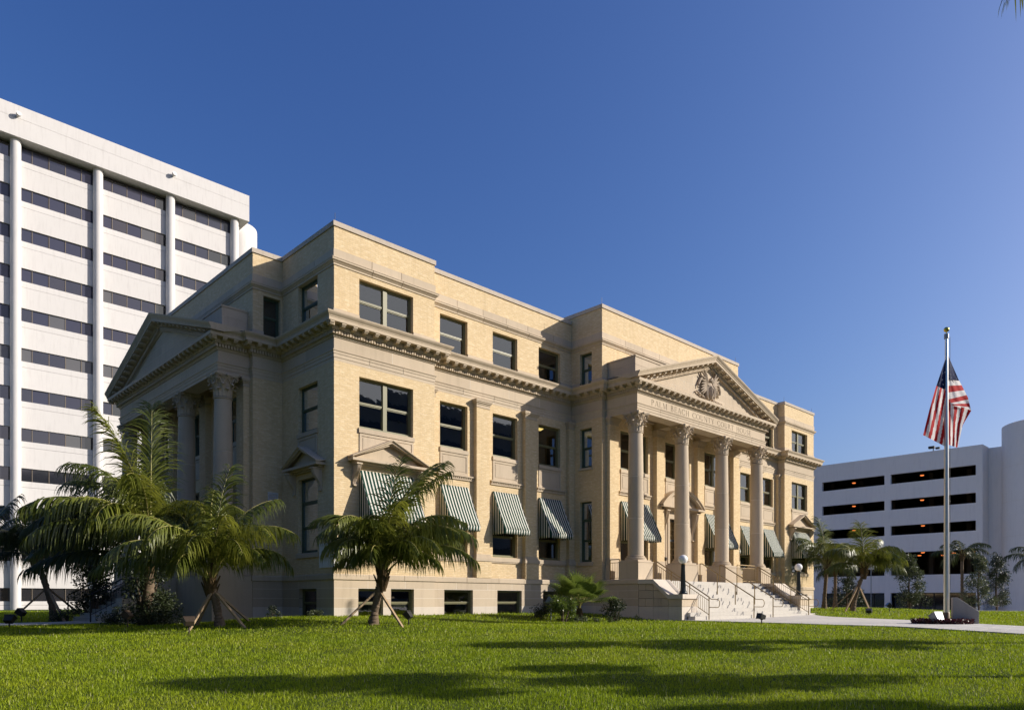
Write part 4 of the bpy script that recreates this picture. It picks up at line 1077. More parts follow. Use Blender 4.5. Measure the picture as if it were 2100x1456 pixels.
# ------------------------------------------------------------------ front steps, cheek walls, rails, lamps
ZF = 1.46; ZG = -.30
pod = MB(); pod.box(13.22, 25.44, -3.41, -1.2, 1.0, ZF); cpart(pod.build("portico_floor", M_STEP))
steps = empty("front_steps", (CX, -4.8, ZG)); tag(steps, "broad pale stone steps rising between cheek walls to the front portico", "steps")
def spart(o): o.parent = steps; o.matrix_parent_inverse = Matrix.Translation((-CX, 4.8, -ZG)); return o
NS = 11; rise_ = (ZF - ZG) / NS; tread = .265; y0 = -3.43
for i in range(NS - 1):
    zt = ZF - rise_ * (i + 1); ya = y0 - tread * i; yb = y0 - tread * (i + 1)
    x0, x1 = (14.42, 24.24) if yb > -5.70 else (13.55, 25.11)
    mb = MB(); m = (x0 + x1) / 2
    nseg = 4; ed = [x0 + (x1 - x0) * (q + (0 if q in (0, nseg) else random.uniform(-.15, .15))) / nseg for q in range(nseg + 1)]
    for q in range(nseg):
        mb = MB(); mb.box(ed[q] + (.003 if q else 0), ed[q + 1] - .003, yb - .02, ya + .05, zt - rise_ - (.3 if i == NS - 2 else .02), zt - .001 * (q % 2)); spart(mb.build("step", M_STEP))
mb = MB(); mb.box(14.42, 24.24, -5.5, -3.42, -.6, -.29); spart(mb.build("step_bed", M_MORTAR))
spart((lambda b: (b.box(14.40, 24.26, -3.46, -3.41, 1.29, ZF - .001), b.build("top_riser", M_STEP))[1])(MB()))
for s in (0, 1):
    xa, xb = (13.2, 14.40) if s == 0 else (24.26, 25.46)
    cheek = spart(empty("cheek_wall", (0, 0, 0)))
    # profile in (y, z)
    top = [(-3.43, 1.46), (-4.23, 1.46), (-5.0, .80), (-5.68, .80)]
    for (zl, zh) in bsm + [(.98, 1.27)]:
        # clip each course under the slope
        e = [-3.43, -4.23, -5.0, -5.68] if zl in (-.62, .62) else [-3.43, -3.8, -4.23, -4.62, -5.0, -5.68]
        for a, b in zip(e[:-1], e[1:]):
            b2 = b + (.006 if b > -5.6 else 0)
            poly = [(a - .006, zl + .006), (b2, zl + .006), (b2, zh - .006), (a - .006, zh - .006)]
            if a <= -5.0: poly = clip_poly(poly, lambda q: .61 - q[1])
            elif a <= -4.23: poly = clip_poly(poly, lambda q: 1.27 + (q[0] + 4.23) * (.66 / .77) - q[1])
            if len(poly) < 3: continue
            n = len(poly); V = [(xa, q[0], q[1]) for q in poly] + [(xb, q[0], q[1]) for q in poly]
            o = mesh_obj("block", V, [tuple(range(n)), tuple(range(n, 2 * n))[::-1]] + [(i, (i + 1) % n, n + (i + 1) % n, n + i) for i in range(n)], M_STONE_PALE if zl < 0 else M_STONE, cheek)
    # coping following the slope
    t = .19; V = []
    for x in (xa - .05, xb + .03):
        for (y, z) in top: V.append((x, y, z))
        for (y, z) in top[::-1]: V.append((x, y - (.0), z - t))
    V[3] = (V[3][0], -5.75, .80); V[4] = (V[4][0], -5.75, .80 - t); V[11] = (V[11][0], -5.75, .80); V[12] = (V[12][0], -5.75, .80 - t)
    F = [(0, 1, 6, 7), (1, 2, 5, 6), (2, 3, 4, 5), (8, 15, 14, 9), (9, 14, 13, 10), (10, 13, 12, 11), (0, 8, 9, 1), (1, 9, 10, 2), (2, 10, 11, 3), (3, 11, 12, 4), (4, 12, 13, 5), (5, 13, 14, 6), (6, 14, 15, 7), (7, 15, 8, 0)]
    mesh_obj("cheek_coping", V, F, M_STONE_PALE, cheek)
    for ch in cheek.children: ch.matrix_parent_inverse = Matrix()

def step_z(y):
    return ZF if y > y0 else max(ZG, ZF - rise_ * math.ceil((y0 - y) / tread - 1e-6))
def line_z(y): return ZF - (y0 - y) / tread * rise_
def rail(x, label, balusters, group):
    r = empty("handrail", (x, -4.8, .5)); tag(r, label, "handrail", group)
    def part(mb, nm): o = mb.build(nm, M_BRONZE, r); o.matrix_parent_inverse = Matrix.Translation((-x, 4.8, -.5)); return o
    h = .88; ys, ye = y0 + .12, y0 - tread * (NS - 1) - .10
    zt = lambda y: line_z(min(y, y0)) + h if y < y0 else ZF + h
    mb = MB(); mb.tube([(x, ys, ZF + h), (x, y0, ZF + h), (x, ye, zt(ye))], .028, 8); part(mb, "top_rail")
    if balusters:
        mb = MB(); mb.tube([(x, y0, ZF + h - .15), (x, ye, zt(ye) - .15)], .016, 6); part(mb, "lower_rail")
        mb = MB(); mb.tube([(x, y0, line_z(y0) + .12), (x, ye, line_z(ye) + .12)], .016, 6); part(mb, "bottom_rail")
        n = 26
        for i in range(1, n):
            y = y0 + (ye - y0) * i / n; mb = MB(); mb.tube([(x, y, line_z(y) + .12), (x, y, zt(y) - .15)], .009, 5); part(mb, "baluster")
    for i in range(4):
        y = ys + (ye - ys) * i / 3 if i else ys; y = min(y, ys)
        mb = MB(); mb.tube([(x, y, step_z(y) - .02), (x, y, zt(y))], .026, 6); part(mb, "post")
    mb = MB(); z = zt(ye); pts = [(x, ye, z), (x, ye - .10, z - .09), (x, ye - .42, z - .10)]
    for i in range(7): a = math.pi / 2 - math.pi * i / 6; pts.append((x, ye - .42 - .09 * math.cos(a), z - .27 + .17 * math.sin(a)))
    pts.append((x, ye, z - .44)); mb.tube(pts, .018, 6); part(mb, "rail_loop")
rail(14.50, "bronze handrail with balusters beside the left lamp post of the front steps", True, "handrails of the front steps")
rail(18.40, "plain bronze handrail, left of the two in the middle of the front steps", False, "handrails of the front steps")
rail(20.26, "plain bronze handrail, right of the two in the middle of the front steps", False, "handrails of the front steps")
rail(24.14, "bronze handrail with balusters beside the right lamp post of the front steps", True, "handrails of the front steps")
def guard(xa, ya, xb, yb, label):
    r = empty("guard_rail", ((xa + xb) / 2, (ya + yb) / 2, ZF)); tag(r, label, "railing", "guard rails of the front portico")
    def part(mb, nm): o = mb.build(nm, M_BRONZE, r); o.matrix_parent_inverse = Matrix.Translation((-(xa + xb) / 2, -(ya + yb) / 2, -ZF)); return o
    for nm, z, rr in (("top_rail", .95, .024), ("lower_rail", .80, .014), ("bottom_rail", .10, .014)):
        mb = MB(); mb.tube([(xa, ya, ZF + z), (xb, yb, ZF + z)], rr, 6); part(mb, nm)
    n = max(2, int(math.hypot(xb - xa, yb - ya) / .12))
    for i in range(n + 1):
        t = i / n; x, y = xa + (xb - xa) * t, ya + (yb - ya) * t; mb = MB(); e = i in (0, n)
        mb.tube([(x, y, ZF if e else ZF + .1), (x, y, ZF + (.95 if e else .80))], .022 if e else .009, 5); part(mb, "post" if e else "baluster")
guard(13.32, -2.28, 13.32, -1.75, "short bronze guard rail between the left portico pedestal and the wall")
guard(22.0, -3.30, 23.9, -3.30, "bronze guard rail between the two right portico pedestals")
guard(14.35, -3.30, 14.75, -3.30, "bit of bronze guard rail beside the left portico pedestal") if False else None
def lamp_post(x, y, z, label):
    r = empty("lamp_post", (x, y, z)); tag(r, label, "lamp", "lamp posts of the front steps")
    mb = MB(); mb.lathe([(.19, 0), (.19, .05), (.165, .07), (.15, .12), (.155, .14), (.125, .17)], n=20); mb.build("base", M_LAMPPOST, r, True)
    mb = MB(); n = 16; i0 = 0
    for (rr, zz) in ((.125, .16), (.115, .30), (.085, 1.22), (.095, 1.23), (.095, 1.26)):
        for k in range(n * 2):
            t = math.pi * k / n; q = rr * (1 if k % 2 == 0 or zz > 1.22 or zz < .2 else .90); mb.v.append((q * math.cos(t), q * math.sin(t), zz))
    m = n * 2
    for a in range(4):
        for k in range(m): mb.f.append((a * m + k, a * m + (k + 1) % m, (a + 1) * m + (k + 1) % m, (a + 1) * m + k)); mb.m.append(0)
    mb.f.append(tuple(4 * m + k for k in range(m))); mb.m.append(0)
    mb.build("shaft", M_LAMPPOST, r)
    mb = MB(); mb.lathe([(.07, 1.26), (.10, 1.28), (.10, 1.31), (.085, 1.32)], n=16); mb.build("collar", M_BRONZE, r, True)
    mb = MB(); mb.ball((0, 0, 1.505), .20, 24, 16); mb.build("globe", M_GLOBE, r, True)
lamp_post(13.83, -5.32, .80, "fluted black lamp post with white globe on the left cheek wall")
lamp_post(24.83, -5.32, .80, "fluted black lamp post with white globe on the right cheek wall")

# ------------------------------------------------------------------ side portico podium and steps
pod = MB(); pod.box(-2.74, -1.2, CY - 6.15, CY + 6.15, -.6, ZF); o = cpart(pod.build("side_podium", M_STONE))
for b_, (ya, yb) in enumerate(((CY - 6.2, CY - 1.95), (CY + 1.95, CY + 6.2))):
    pass
ss = empty("side_steps", (-3.6, CY, -.4)); tag(ss, "pale stone steps climbing to the shaded side portico", "steps")
for i in range(10):
    zt = ZF - rise_ * (i + 1); mb = MB(); xa = -2.74 - tread * i; mb.box(xa - tread - .02, xa + .04, CY - 1.75, CY + 1.75, zt - rise_ - .5 * (i == 9) - .02, zt); o = mb.build("step", M_STEP, ss); o.matrix_parent_inverse = Matrix.Translation((3.6, -CY, .4))
for s in (-1, 1):
    ya, yb = sorted((CY + s * 1.78, CY + s * 2.6)); mb = MB()
    V = []
    for y in (ya, yb): V += [(-2.72, y, -.6), (-4.75, y, -.6), (-4.75, y, .62), (-4.2, y, .62), (-3.3, y, 1.45), (-2.72, y, 1.45)]
    o = mesh_obj("cheek_wall", V, [(0, 1, 2, 3, 4, 5), (11, 10, 9, 8, 7, 6), (1, 7, 8, 2), (2, 8, 9, 3), (3, 9, 10, 4), (4, 10, 11, 5), (0, 6, 7, 1)], M_STONE_PALE, ss); o.matrix_parent_inverse = Matrix.Translation((3.6, -CY, .4))
for s in (-1, 1):
    y = CY + s * 1.68; r = empty("side_handrail", (-4.2, y, .4)); tag(r, "dark iron stair rail on the %s side of the side steps" % ("near" if s < 0 else "far"), "handrail", "rails of the side steps")
    def part(mb, nm): o = mb.build(nm, M_DARK, r); o.matrix_parent_inverse = Matrix.Translation((4.2, -y, -.4)); return o
    xs, xe = -2.7, -5.6
    lz = lambda x: ZF - (xs - x) / tread * rise_ if x > -5.4 else -.35
    for nm, h, rr in (("top_rail", .92, .03), ("middle_rail", .74, .016), ("bottom_rail", .14, .016)):
        mb = MB(); mb.tube([(xs, y, lz(xs) + h), (xe, y, lz(-5.38) + h)], rr, 6); part(mb, nm)
    for i in range(17):
        x = xs + (xe - xs) * i / 16; mb = MB(); e = i % 8 == 0; mb.tube([(x, y, lz(x) + (-.1 if e else .14)), (x, y, max(lz(x), -.33) + (.9 if e else .74))], .03 if e else .011, 5); part(mb, "post" if e else "baluster")

# ------------------------------------------------------------------ awnings
def stripe_mat(name, n):
    m, nt, b = new_mat(name); tc = nd(nt, "ShaderNodeAttribute"); tc.attribute_name = "across"; v = tc.outputs["Fac"]
    f = math_n(nt, 'FRACT', v); f = math_n(nt, 'GREATER_THAN', f, .60)
    g = mixc(nt, (.012, .048, .033), (.018, .06, .042), noise(nt, position(nt), 3, 3)); w = mixc(nt, (.68, .66, .58), (.76, .74, .66), noise(nt, position(nt), 3, 3))
    nt.links.new(mixc(nt, g, w, f), b.inputs["Base Color"]); b.inputs["Roughness"].default_value = .85; b.inputs["Specular IOR Level"].default_value = .15
    out = nt.nodes["Material Output"]; tl = nd(nt, "ShaderNodeBsdfTranslucent"); nt.links.new(mixc(nt, g, w, f), tl.inputs[0]); mx = nd(nt, "ShaderNodeMixShader"); mx.inputs[0].default_value = .12
    nt.links.new(b.outputs[0], mx.inputs[1]); nt.links.new(tl.outputs[0], mx.inputs[2]); nt.links.new(mx.outputs[0], out.inputs[0])
    return m
M_STRIPE = stripe_mat("striped_canvas", 1)
def awning(u0, u1, out, label, zt=5.26, zf=3.58, val=.20, proj=.80, per=.150):
    r = empty("awning", (0.5 * (u0 + u1), -out, zt)); tag(r, label, "awning", "striped awnings of the courthouse")
    inv = Matrix.Translation((-.5 * (u0 + u1), out, -zt))
    def cloth(nm, grid, cols):
        V = []; A = []; F = []; nr = len(grid); nc = len(grid[0])
        for row in grid:
            for (p, s) in row: V.append(p); A.append(s)
        for i in range(nr - 1):
            for j in range(nc - 1): q = i * nc + j; F.append((q, q + 1, q + nc + 1, q + nc))
        o = mesh_obj(nm, V, F, M_STRIPE, r, True); o.matrix_parent_inverse = inv
        at = o.data.attributes.new("across", 'FLOAT', 'POINT'); at.data.foreach_set("value", A)
        so = o.modifiers.new("thickness", 'SOLIDIFY'); so.thickness = .008
        return o
    W = u1 - u0; nc = max(24, int(W / .04)); f = FX(0)
    g = []
    for i in range(9):
        t = i / 8; row = []
        for j in range(nc + 1):
            q = j / nc; u = u0 + W * q; sag = -.018 * math.sin(math.pi * t) * (1 + .3 * math.sin(q * 9))
            row.append((f.p(u, out + .03 + (proj - .03) * t + sag, zt + (zf - zt) * t + sag), (u - u0) / per))
        g.append(row)
    cloth("canopy", g, nc)
    g = []
    for i in range(3):
        t = i / 2; row = []
        for j in range(nc + 1):
            q = j / nc; u = u0 + W * q; row.append((f.p(u, out + proj + .006 - .03 * t + .012 * math.sin(q * W * 11) * t, zf - val * t - (.012 * math.cos(q * W / per * 2 * math.pi) if i == 2 else 0)), (u - u0) / per))
        g.append(row)
    cloth("valance", g, nc)
    for nm, u in (("side_panel", u0), ("side_panel", u1)):
        g = []
        for i in range(9):
            t = i / 8; row = []
            for j in range(7):
                q = j / 6; po = (proj - .02) * q; ztop = zt + (zf - zt) * (po / proj); zb = zf - val; z = ztop + (zb - ztop) * t
                row.append((f.p(u, out + .03 + po * .98, min(z, ztop)), (po + .03) / per + .2))
            g.append(row)
        cloth(nm, g, 6)
    mb = MB()
    for u in (u0 + .03, u1 - .03): mb.tube([f.p(u, out + .02, zf - val + .05), f.p(u, out + proj - .03, zf - val + .05)], .014, 6)
    mb.tube([f.p(u0 + .03, out + proj - .03, zf - val + .05), f.p(u1 - .03, out + proj - .03, zf - val + .05)], .014, 6)
    o = mb.build("awning_frame", M_FLOOD_GREY, r); o.matrix_parent_inverse = inv
awning(PAV[0], PAV[1], 0, "wide green striped awning at the near corner, half hidden by the front palm")
WL = ["green striped awning just right of the front palm's crown", "sunlit green striped awning in the middle of the left wing", "green striped awning half in shadow, next to the central block"]
for i, w in enumerate(WW): awning(w[0] - .02, w[1] + .02, WO, WL[i])
awning(BAY[0][0], BAY[0][1], 1.4, "striped awning left of the entrance door, behind the first front column")
awning(BAY[2][0], BAY[2][1], 1.4, "striped awning right of the entrance door, behind the third front column")
WR = ["striped awning of the right wing nearest the fourth front column", "striped awning in the middle of the right wing", "striped awning of the right wing beside the far pavilion"]
for i, w in enumerate(WW[::-1]):
    a, b = mir(*w, True); awning(a - .02, b + .02, WO, WR[i])
a, b = mir(*PAV, True); awning(a, b, 0, "pale striped awning on the far right pavilion under a small pediment")
# ------------------------------------------------------------------ white office tower behind, left
TY = 60.0
tower = empty("office_tower", (4.0, TY + 10, -.5)); tag(tower, "tall white office tower with ribbon windows and round columns behind the courthouse", "office building")
TI = Matrix.Translation((-4.0, -TY - 10, .5))
def tpart(o): o.parent = tower; o.matrix_parent_inverse = TI; return o
M_TGLASS, nt, b = new_mat("tower_dark_glass")
b.inputs["Base Color"].default_value = (.020, .021, .026, 1); b.inputs["Roughness"].default_value = .06; b.inputs["Specular IOR Level"].default_value = 1.0; b.inputs["IOR"].default_value = 1.55
bp = nd(nt, "ShaderNodeBump"); bp.inputs["Distance"].default_value = .02; bp.inputs["Strength"].default_value = .35; nt.links.new(noise(nt, position(nt), .35, 2), bp.inputs["Height"]); nt.links.new(bp.outputs[0], b.inputs["Normal"])
M_MULL = plain("bronze_mullion", (.16, .13, .10), .5, .4, .2, var=.1)
M_TPALE, nt, b = new_mat("tower_glass_pale_reflection"); b.inputs["Base Color"].default_value = (.11, .11, .115, 1); b.inputs["Roughness"].default_value = .12; b.inputs["IOR"].default_value = 1.5  # pale row: cloud reflection painted into the pane colour; stray panes are blinds
M_TSKY, nt, b = new_mat("tower_glass_sky_reflection"); b.inputs["Base Color"].default_value = (.045, .048, .075, 1); b.inputs["Roughness"].default_value = .08; b.inputs["IOR"].default_value = 1.5  # upper rows: bluish sky reflection painted into the pane colour
TC = [.81 + 7.03 * k for k in range(-3, 4)]; TR = 23.32; TLX = TC[0] - 2.0
STR = [43.74 - 3.82 * i for i in range(12)]; SH = 1.26
fT = FX(TY)
mb = MB(); mb.box(TLX, 22.6, TY + .55, TY + 22, -1.2, 44.1); tpart(mb.build("core", M_GAR_IN))
# spandrel bands: two panels per bay with an open joint
for i, zt in enumerate(STR):
    zb = zt - SH; zn = (STR[i + 1] if i + 1 < len(STR) else -1.2)
    for a, b_ in zip(TC[:-1], TC[1:]):
        if b_ < -7: continue
        zm = zn + (zb - zn) * .78
        for (z0, z1) in ((zn, zm - .012), (zm + .012, zb)):
            m2 = MB(); m2.fbox(fT, a + .012, b_ - .012, -.5, 0, z0, z1); tpart(m2.build("spandrel_panel", M_PLASTER))
        if a < -7.5: continue
        W = (b_ - a); ed = [a] + [a + W * q for q in (.20, .40, .60, .80)] + [b_]
        for q in range(5):
            j = random.uniform(-.01, .01)
            x0, x1 = ed[q] + .03, ed[q + 1] - .03
            tpart(mesh_obj("pane", [fT.p(x0, -.16 + j, zb), fT.p(x1, -.16 - j, zb), fT.p(x1, -.16 - j, zt), fT.p(x0, -.16 + j, zt)], [(0, 1, 2, 3)], M_TPALE if (i == 5 and random.random() < .75) or random.random() < .05 else (M_TSKY if random.random() < (.75 if i < 5 else .15) else M_TGLASS)))
            m2 = MB(); m2.fbox(fT, ed[q] - .03, ed[q] + .03, -.2, -.11, zb, zt); tpart(m2.build("mullion", M_MULL))
m2 = MB(); m2.fbox(fT, TLX, TC[1], -.5, 0, -1.2, 44.05); tpart(m2.build("end_wall", M_PLASTER))
m2 = MB(); m2.lathe([(.45, -1.2), (.45, 44.14)], n=28); col_me = m2.mesh("round_column", M_PLASTER, True)
for x in TC[1:]: tpart(inst("round_column", col_me, None, (x, TY - .22, 0)))
m2 = MB(); m2.box(TLX, TR, TY - 1.0, TY + 22, 44.12, 45.86); tpart(m2.build("roof_fascia", M_PLASTER))
m2 = MB(); m2.box(TLX, TR, TY - 1.0, TY + 22, 45.885, 47.08); tpart(m2.build("roof_fascia", M_PLASTER))
m2 = MB(); m2.box(TLX + .02, TR - .02, TY - .98, TY + 21.98, 45.85, 45.89); tpart(m2.build("fascia_joint", M_GARAGE))
m2 = MB(); m2.box(22.4, 22.6, TY + .1, TY + 22, -1.2, 44.1); tpart(m2.build("end_wall", M_PLASTER))
m2 = MB(); m2.lathe([(2.4, -1.2), (2.4, 45.2), (2.35, 45.35), (0, 45.35)], (24.0, TY + 4.2, 0), 40); tpart(m2.build("stair_cylinder", M_PLASTER, None, True))
for x in (.84, 14.87):
    m2 = MB(); p = fT.p(x, 1.0, 46.0)
    m2.tube([p, (p[0], p[1] - .22, 46.0)], .10, 10); m2.tube([(p[0], p[1] - .20, 46.06), (p[0] + .05, p[1] - .45, 46.12)], [.20, .24], 12); tpart(m2.build("roof_camera", M_PLASTER))

# ------------------------------------------------------------------ parking garage, right
GXF = 78.0
gar = empty("parking_garage", (GXF + 12, 14, -1.2)); tag(gar, "grey parking garage with long dark deck openings behind the flagpole", "garage")
GI = Matrix.Translation((-GXF - 12, -14, 1.2))
def gpart(o): o.parent = gar; o.matrix_parent_inverse = GI; return o
fG = FY(GXF); GB = -1.3; GT = 17.35; GY0, GY1 = -.96, 42.0
bays = [(-.33, 8.36), (9.04, 16.40), (17.9, 25.3), (26.0, 33.4)]
decks = [(14.12, 15.24), (11.12, 12.24), (8.12, 9.22), (3.45, 6.10), (-1.3, 1.42)]
ops = []
for bi, (a, b_) in enumerate(bays):
    for di, (z0, z1) in enumerate(decks): ops.append((a, b_, max(z0, GB + .001) if di < 4 else GB, z1))
us = sorted({GY0, GY1, *[v for o in ops for v in o[:2]]}); zs = sorted({GB, GT, *[v for o in ops for v in o[2:]]})
mb = MB()
for a, b_ in zip(us[:-1], us[1:]):
    for c, d in zip(zs[:-1], zs[1:]):
        if any(o[0] < (a + b_) / 2 < o[1] and o[2] < (c + d) / 2 < o[3] for o in ops): continue
        mb.face([fG.p(a, 0, c), fG.p(b_, 0, c), fG.p(b_, 0, d), fG.p(a, 0, d)])
for (a, b_, c, d) in ops:
    for q in (a, b_): mb.face([fG.p(q, 0, c), fG.p(q, 0, d), fG.p(q, -.4, d), fG.p(q, -.4, c)])
    mb.face([fG.p(a, 0, d), fG.p(b_, 0, d), fG.p(b_, -.4, d), fG.p(a, -.4, d)]); mb.face([fG.p(a, 0, c), fG.p(b_, 0, c), fG.p(b_, -.4, c), fG.p(a, -.4, c)])
mb.face([(GXF, GY0, GB), (GXF + 2.4, GY0, GB), (GXF + 2.4, GY0, GT), (GXF, GY0, GT)])
mb.face([fG.p(GY0, 0, GT), fG.p(GY1, 0, GT), fG.p(GY1, -.4, GT), fG.p(GY0, -.4, GT)])
mb.face([fG.p(GY0, -.4, GT), fG.p(GY1, -.4, GT), fG.p(GY1, -.4, GT - 1.2), fG.p(GY0, -.4, GT - 1.2)])
gpart(mb.build("facade", M_GARAGE))
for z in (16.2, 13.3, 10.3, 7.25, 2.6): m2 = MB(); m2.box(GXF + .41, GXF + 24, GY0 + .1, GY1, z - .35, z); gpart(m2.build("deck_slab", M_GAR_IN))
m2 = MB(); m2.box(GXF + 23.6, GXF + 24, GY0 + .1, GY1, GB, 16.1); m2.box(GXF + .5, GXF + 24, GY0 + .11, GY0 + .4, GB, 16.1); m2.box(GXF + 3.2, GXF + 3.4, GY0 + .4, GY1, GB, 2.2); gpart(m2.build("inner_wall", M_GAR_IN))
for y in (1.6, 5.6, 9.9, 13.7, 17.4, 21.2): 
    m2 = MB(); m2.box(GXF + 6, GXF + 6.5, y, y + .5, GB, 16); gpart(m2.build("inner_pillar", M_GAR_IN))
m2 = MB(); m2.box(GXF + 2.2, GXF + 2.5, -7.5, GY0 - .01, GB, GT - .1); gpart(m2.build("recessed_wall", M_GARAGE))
for z0, z1 in ((GB, 3.6), (3.62, 7.3), (7.32, 11.0), (11.02, 14.7), (14.72, 19.2)):
    m2 = MB(); m2.lathe([(4.3, z0), (4.3, z1)] if z1 < 19 else [(4.3, z0), (4.3, z1), (4.2, z1 + .05), (0, z1 + .05)], (GXF + 3.4, -6.35, 0), 56, caps=False); gpart(m2.build("stair_cylinder", M_GARAGE, None, True))
m2 = MB(); m2.lathe([(4.28, GB), (4.28, 19.1)], (GXF + 3.4, -6.35, 0), 40, caps=False); gpart(m2.build("cylinder_core", M_MORTAR, None, True))
M_GLAMP = emit_mat("amber_lamp", (1.0, .25, .06), 1.1)
lamp_px = []
for (bi, di, f_, dep) in ((0, 0, .71, 5), (0, 1, .71, 5), (0, 2, .70, 5), (0, 3, .70, 5), (0, 3, .40, 9), (0, 3, .88, 12), (0, 3, .62, 14), (0, 3, .12, 8), (1, 0, .62, 5), (1, 1, .62, 5), (1, 2, .62, 5), (1, 3, .6, 6), (2, 0, .6, 5), (2, 1, .6, 5)):
    a, b_ = bays[bi]; z = decks[di][1] - .02 + dep * .0; m2 = MB(); zc_ = {0: 15.55, 1: 12.66, 2: 9.66, 3: 6.60}[di]
    y = a + (b_ - a) * f_; x = GXF + dep * .55
    m2.lathe([(.0, -.10), (.17, -.09), (.22, 0), (.0, .0)], (x, y, zc_ - .36 - (0 if di < 3 else .15 * dep * .1)), 12, caps=False)
    o = gpart(m2.build("ceiling_lamp", M_GLAMP)); 
    m2 = MB(); m2.tube([(x, y, zc_ - .4), (x, y, zc_ + .45)], .03, 5); gpart(m2.build("lamp_stem", M_DARK))
# shop front at street level
for bi, (a, b_) in enumerate(bays[:3]):
    n = 6 if bi == 0 else 5
    for q in range(n):
        y0_, y1_ = a + (b_ - a) * q / n, a + (b_ - a) * (q + 1) / n
        gpart(mesh_obj("shop_pane", [fG.p(y0_ + .05, -.9, GB), fG.p(y1_ - .05, -.9, GB), fG.p(y1_ - .05, -.9, 1.35), fG.p(y0_ + .05, -.9, 1.35)], [(0, 1, 2, 3)], M_TGLASS))
        m2 = MB(); m2.fbox(fG, y0_ - .05, y0_ + .05, -.95, -.82, GB, 1.4); gpart(m2.build("mullion", M_DARK))
m2 = MB(); m2.tube([(GXF + .2, 3.9, GT), (GXF + .2, 3.9, GT + .35)], .05, 6); m2.box(GXF - .05, GXF + .35, 3.75, 4.35, GT + .3, GT + .55); m2.box(GXF - .1, GXF + .2, 3.2, 3.6, GT + .15, GT + .35); gpart(m2.build("roof_camera", M_DARK))
# sign and parked car seen in the openings
m2 = MB(); m2.tube([(GXF - 8, 7.6, GB), (GXF - 8, 7.6, 5.2)], .05, 6); sg = m2.build("street_sign", M_FLOOD_GREY); tag(sg, "grey backed street sign on a thin pole before the garage", "sign")
m2 = MB(); m2.box(GXF - 8.06, GXF - 8.02, 7.25, 7.95, 3.9, 5.3); m2.build("sign_plate", M_FLOOD_GREY, sg)

ap = MB(); na = 8
for i in range(na):
    for j in range(na):
        x0, x1 = 56 + 21.9 * i / na, 56 + 21.9 * (i + 1) / na; y0_, y1_ = -26 + 60 * j / na, -26 + 60 * (j + 1) / na
        ap.face([(a_, b_, float(ground_z(a_, b_)) + .03) for a_, b_ in ((x0, y0_), (x1, y0_), (x1, y1_), (x0, y1_))])
tag(ap.build("garage_bounce_apron", M_PATH), kind="structure")  # unseen pale pavement added to bounce sunlight onto the garage wall
# office block across the street, behind the camera; the lower front windows mirror its shaded side
ob = empty("street_office_block", (80, -88, 0)); tag(ob, "dark office block across the street, mirrored in the front windows", "office building")
OBI = Matrix.Translation((-80, 88, 0))
m2 = MB(); m2.box(24, 136, -98, -78.2, -2, 34); o = m2.build("body", plain("bronze_panel", (.42, .38, .34), .7, .3, var=.15, scale=.3), ob); o.matrix_parent_inverse = OBI
for k in range(9): m2 = MB(); m2.box(24.5, 135.5, -78.19, -78.0, 1.0 + k * 3.7, 2.3 + k * 3.7); o = m2.build("window_band", M_TGLASS, ob); o.matrix_parent_inverse = OBI
# ------------------------------------------------------------------ flagpole, flag, monument
FB = pix(1941, 1275, 27.0); FB.z = float(ground_z(FB.x, FB.y))
pole = empty("flagpole", FB); tag(pole, "tall silver flagpole topped by a gold ball beside the walkway", "flagpole")
M_ALU = plain("brushed_aluminium", (.62, .62, .60), .32, .5, .9, var=.06)
ztop = 10.30 - FB.z
m2 = MB(); m2.tube([(0, 0, 0), (0, 0, 2.0), (0, 0, ztop - .15)], [.095, .092, .052], 20); m2.build("shaft", M_ALU, pole, True)
m2 = MB(); m2.lathe([(.11, 0), (.11, .42), (.098, .44)], n=20); m2.build("base_sleeve", plain("sleeve_bronze", (.16, .12, .09), .5, .4, .4), pole, True)
m2 = MB(); m2.tube([(0, 0, ztop - .17), (0, 0, ztop)], .08, 14); m2.build("truck", M_FLOOD_GREY, pole)
m2 = MB(); m2.tube([(0, 0, ztop), (0, 0, ztop + .12)], .015, 6); m2.ball((0, 0, ztop + .16), .095, 16, 10); m2.build("gold_ball", plain("gilt", (.62, .47, .10), .22, .5, 1.0, var=.1), pole, True)
hp = Vector((RGT[0] * .13, RGT[1] * .13, 0)); m2 = MB(); m2.tube([hp + Vector((0, 0, .9)), hp + Vector((0, 0, ztop - .1))], .008, 5); m2.tube([(0, 0, 4.55), tuple(hp * 1.1 + Vector((0, 0, 4.5)))], .02, 5); m2.build("halyard", M_DARK, pole)
M_FR = plain("flag_red", (.50, .020, .024), .8, .2, var=.06); M_FW = plain("flag_white", (.84, .80, .78), .8, .2, var=.04); M_FB = plain("flag_blue", (.012, .022, .085), .8, .2, var=.08)
for m_ in (M_FR, M_FW, M_FB):
    nt = m_.node_tree; b = nt.nodes["Principled BSDF"]; out = nt.nodes["Material Output"]; tl = nd(nt, "ShaderNodeBsdfTranslucent")
    src = b.inputs["Base Color"].links[0].from_socket; nt.links.new(src, tl.inputs[0]); mx = nd(nt, "ShaderNodeMixShader"); mx.inputs[0].default_value = .35
    nt.links.new(b.outputs[0], mx.inputs[1]); nt.links.new(tl.outputs[0], mx.inputs[2]); nt.links.new(mx.outputs[0], out.inputs[0])
def fp(px, py, depth):
    """a point of the hanging flag, measured round the pole"""
    return tuple(pix(px + 1, py, 27.0 + depth))
flag = empty("flag", fp(1941, 760, 0)); tag(flag, "striped flag with a starred blue field hanging limp on the flagpole", "flag")
FI = Matrix.Translation(-Vector(fp(1941, 760, 0)))
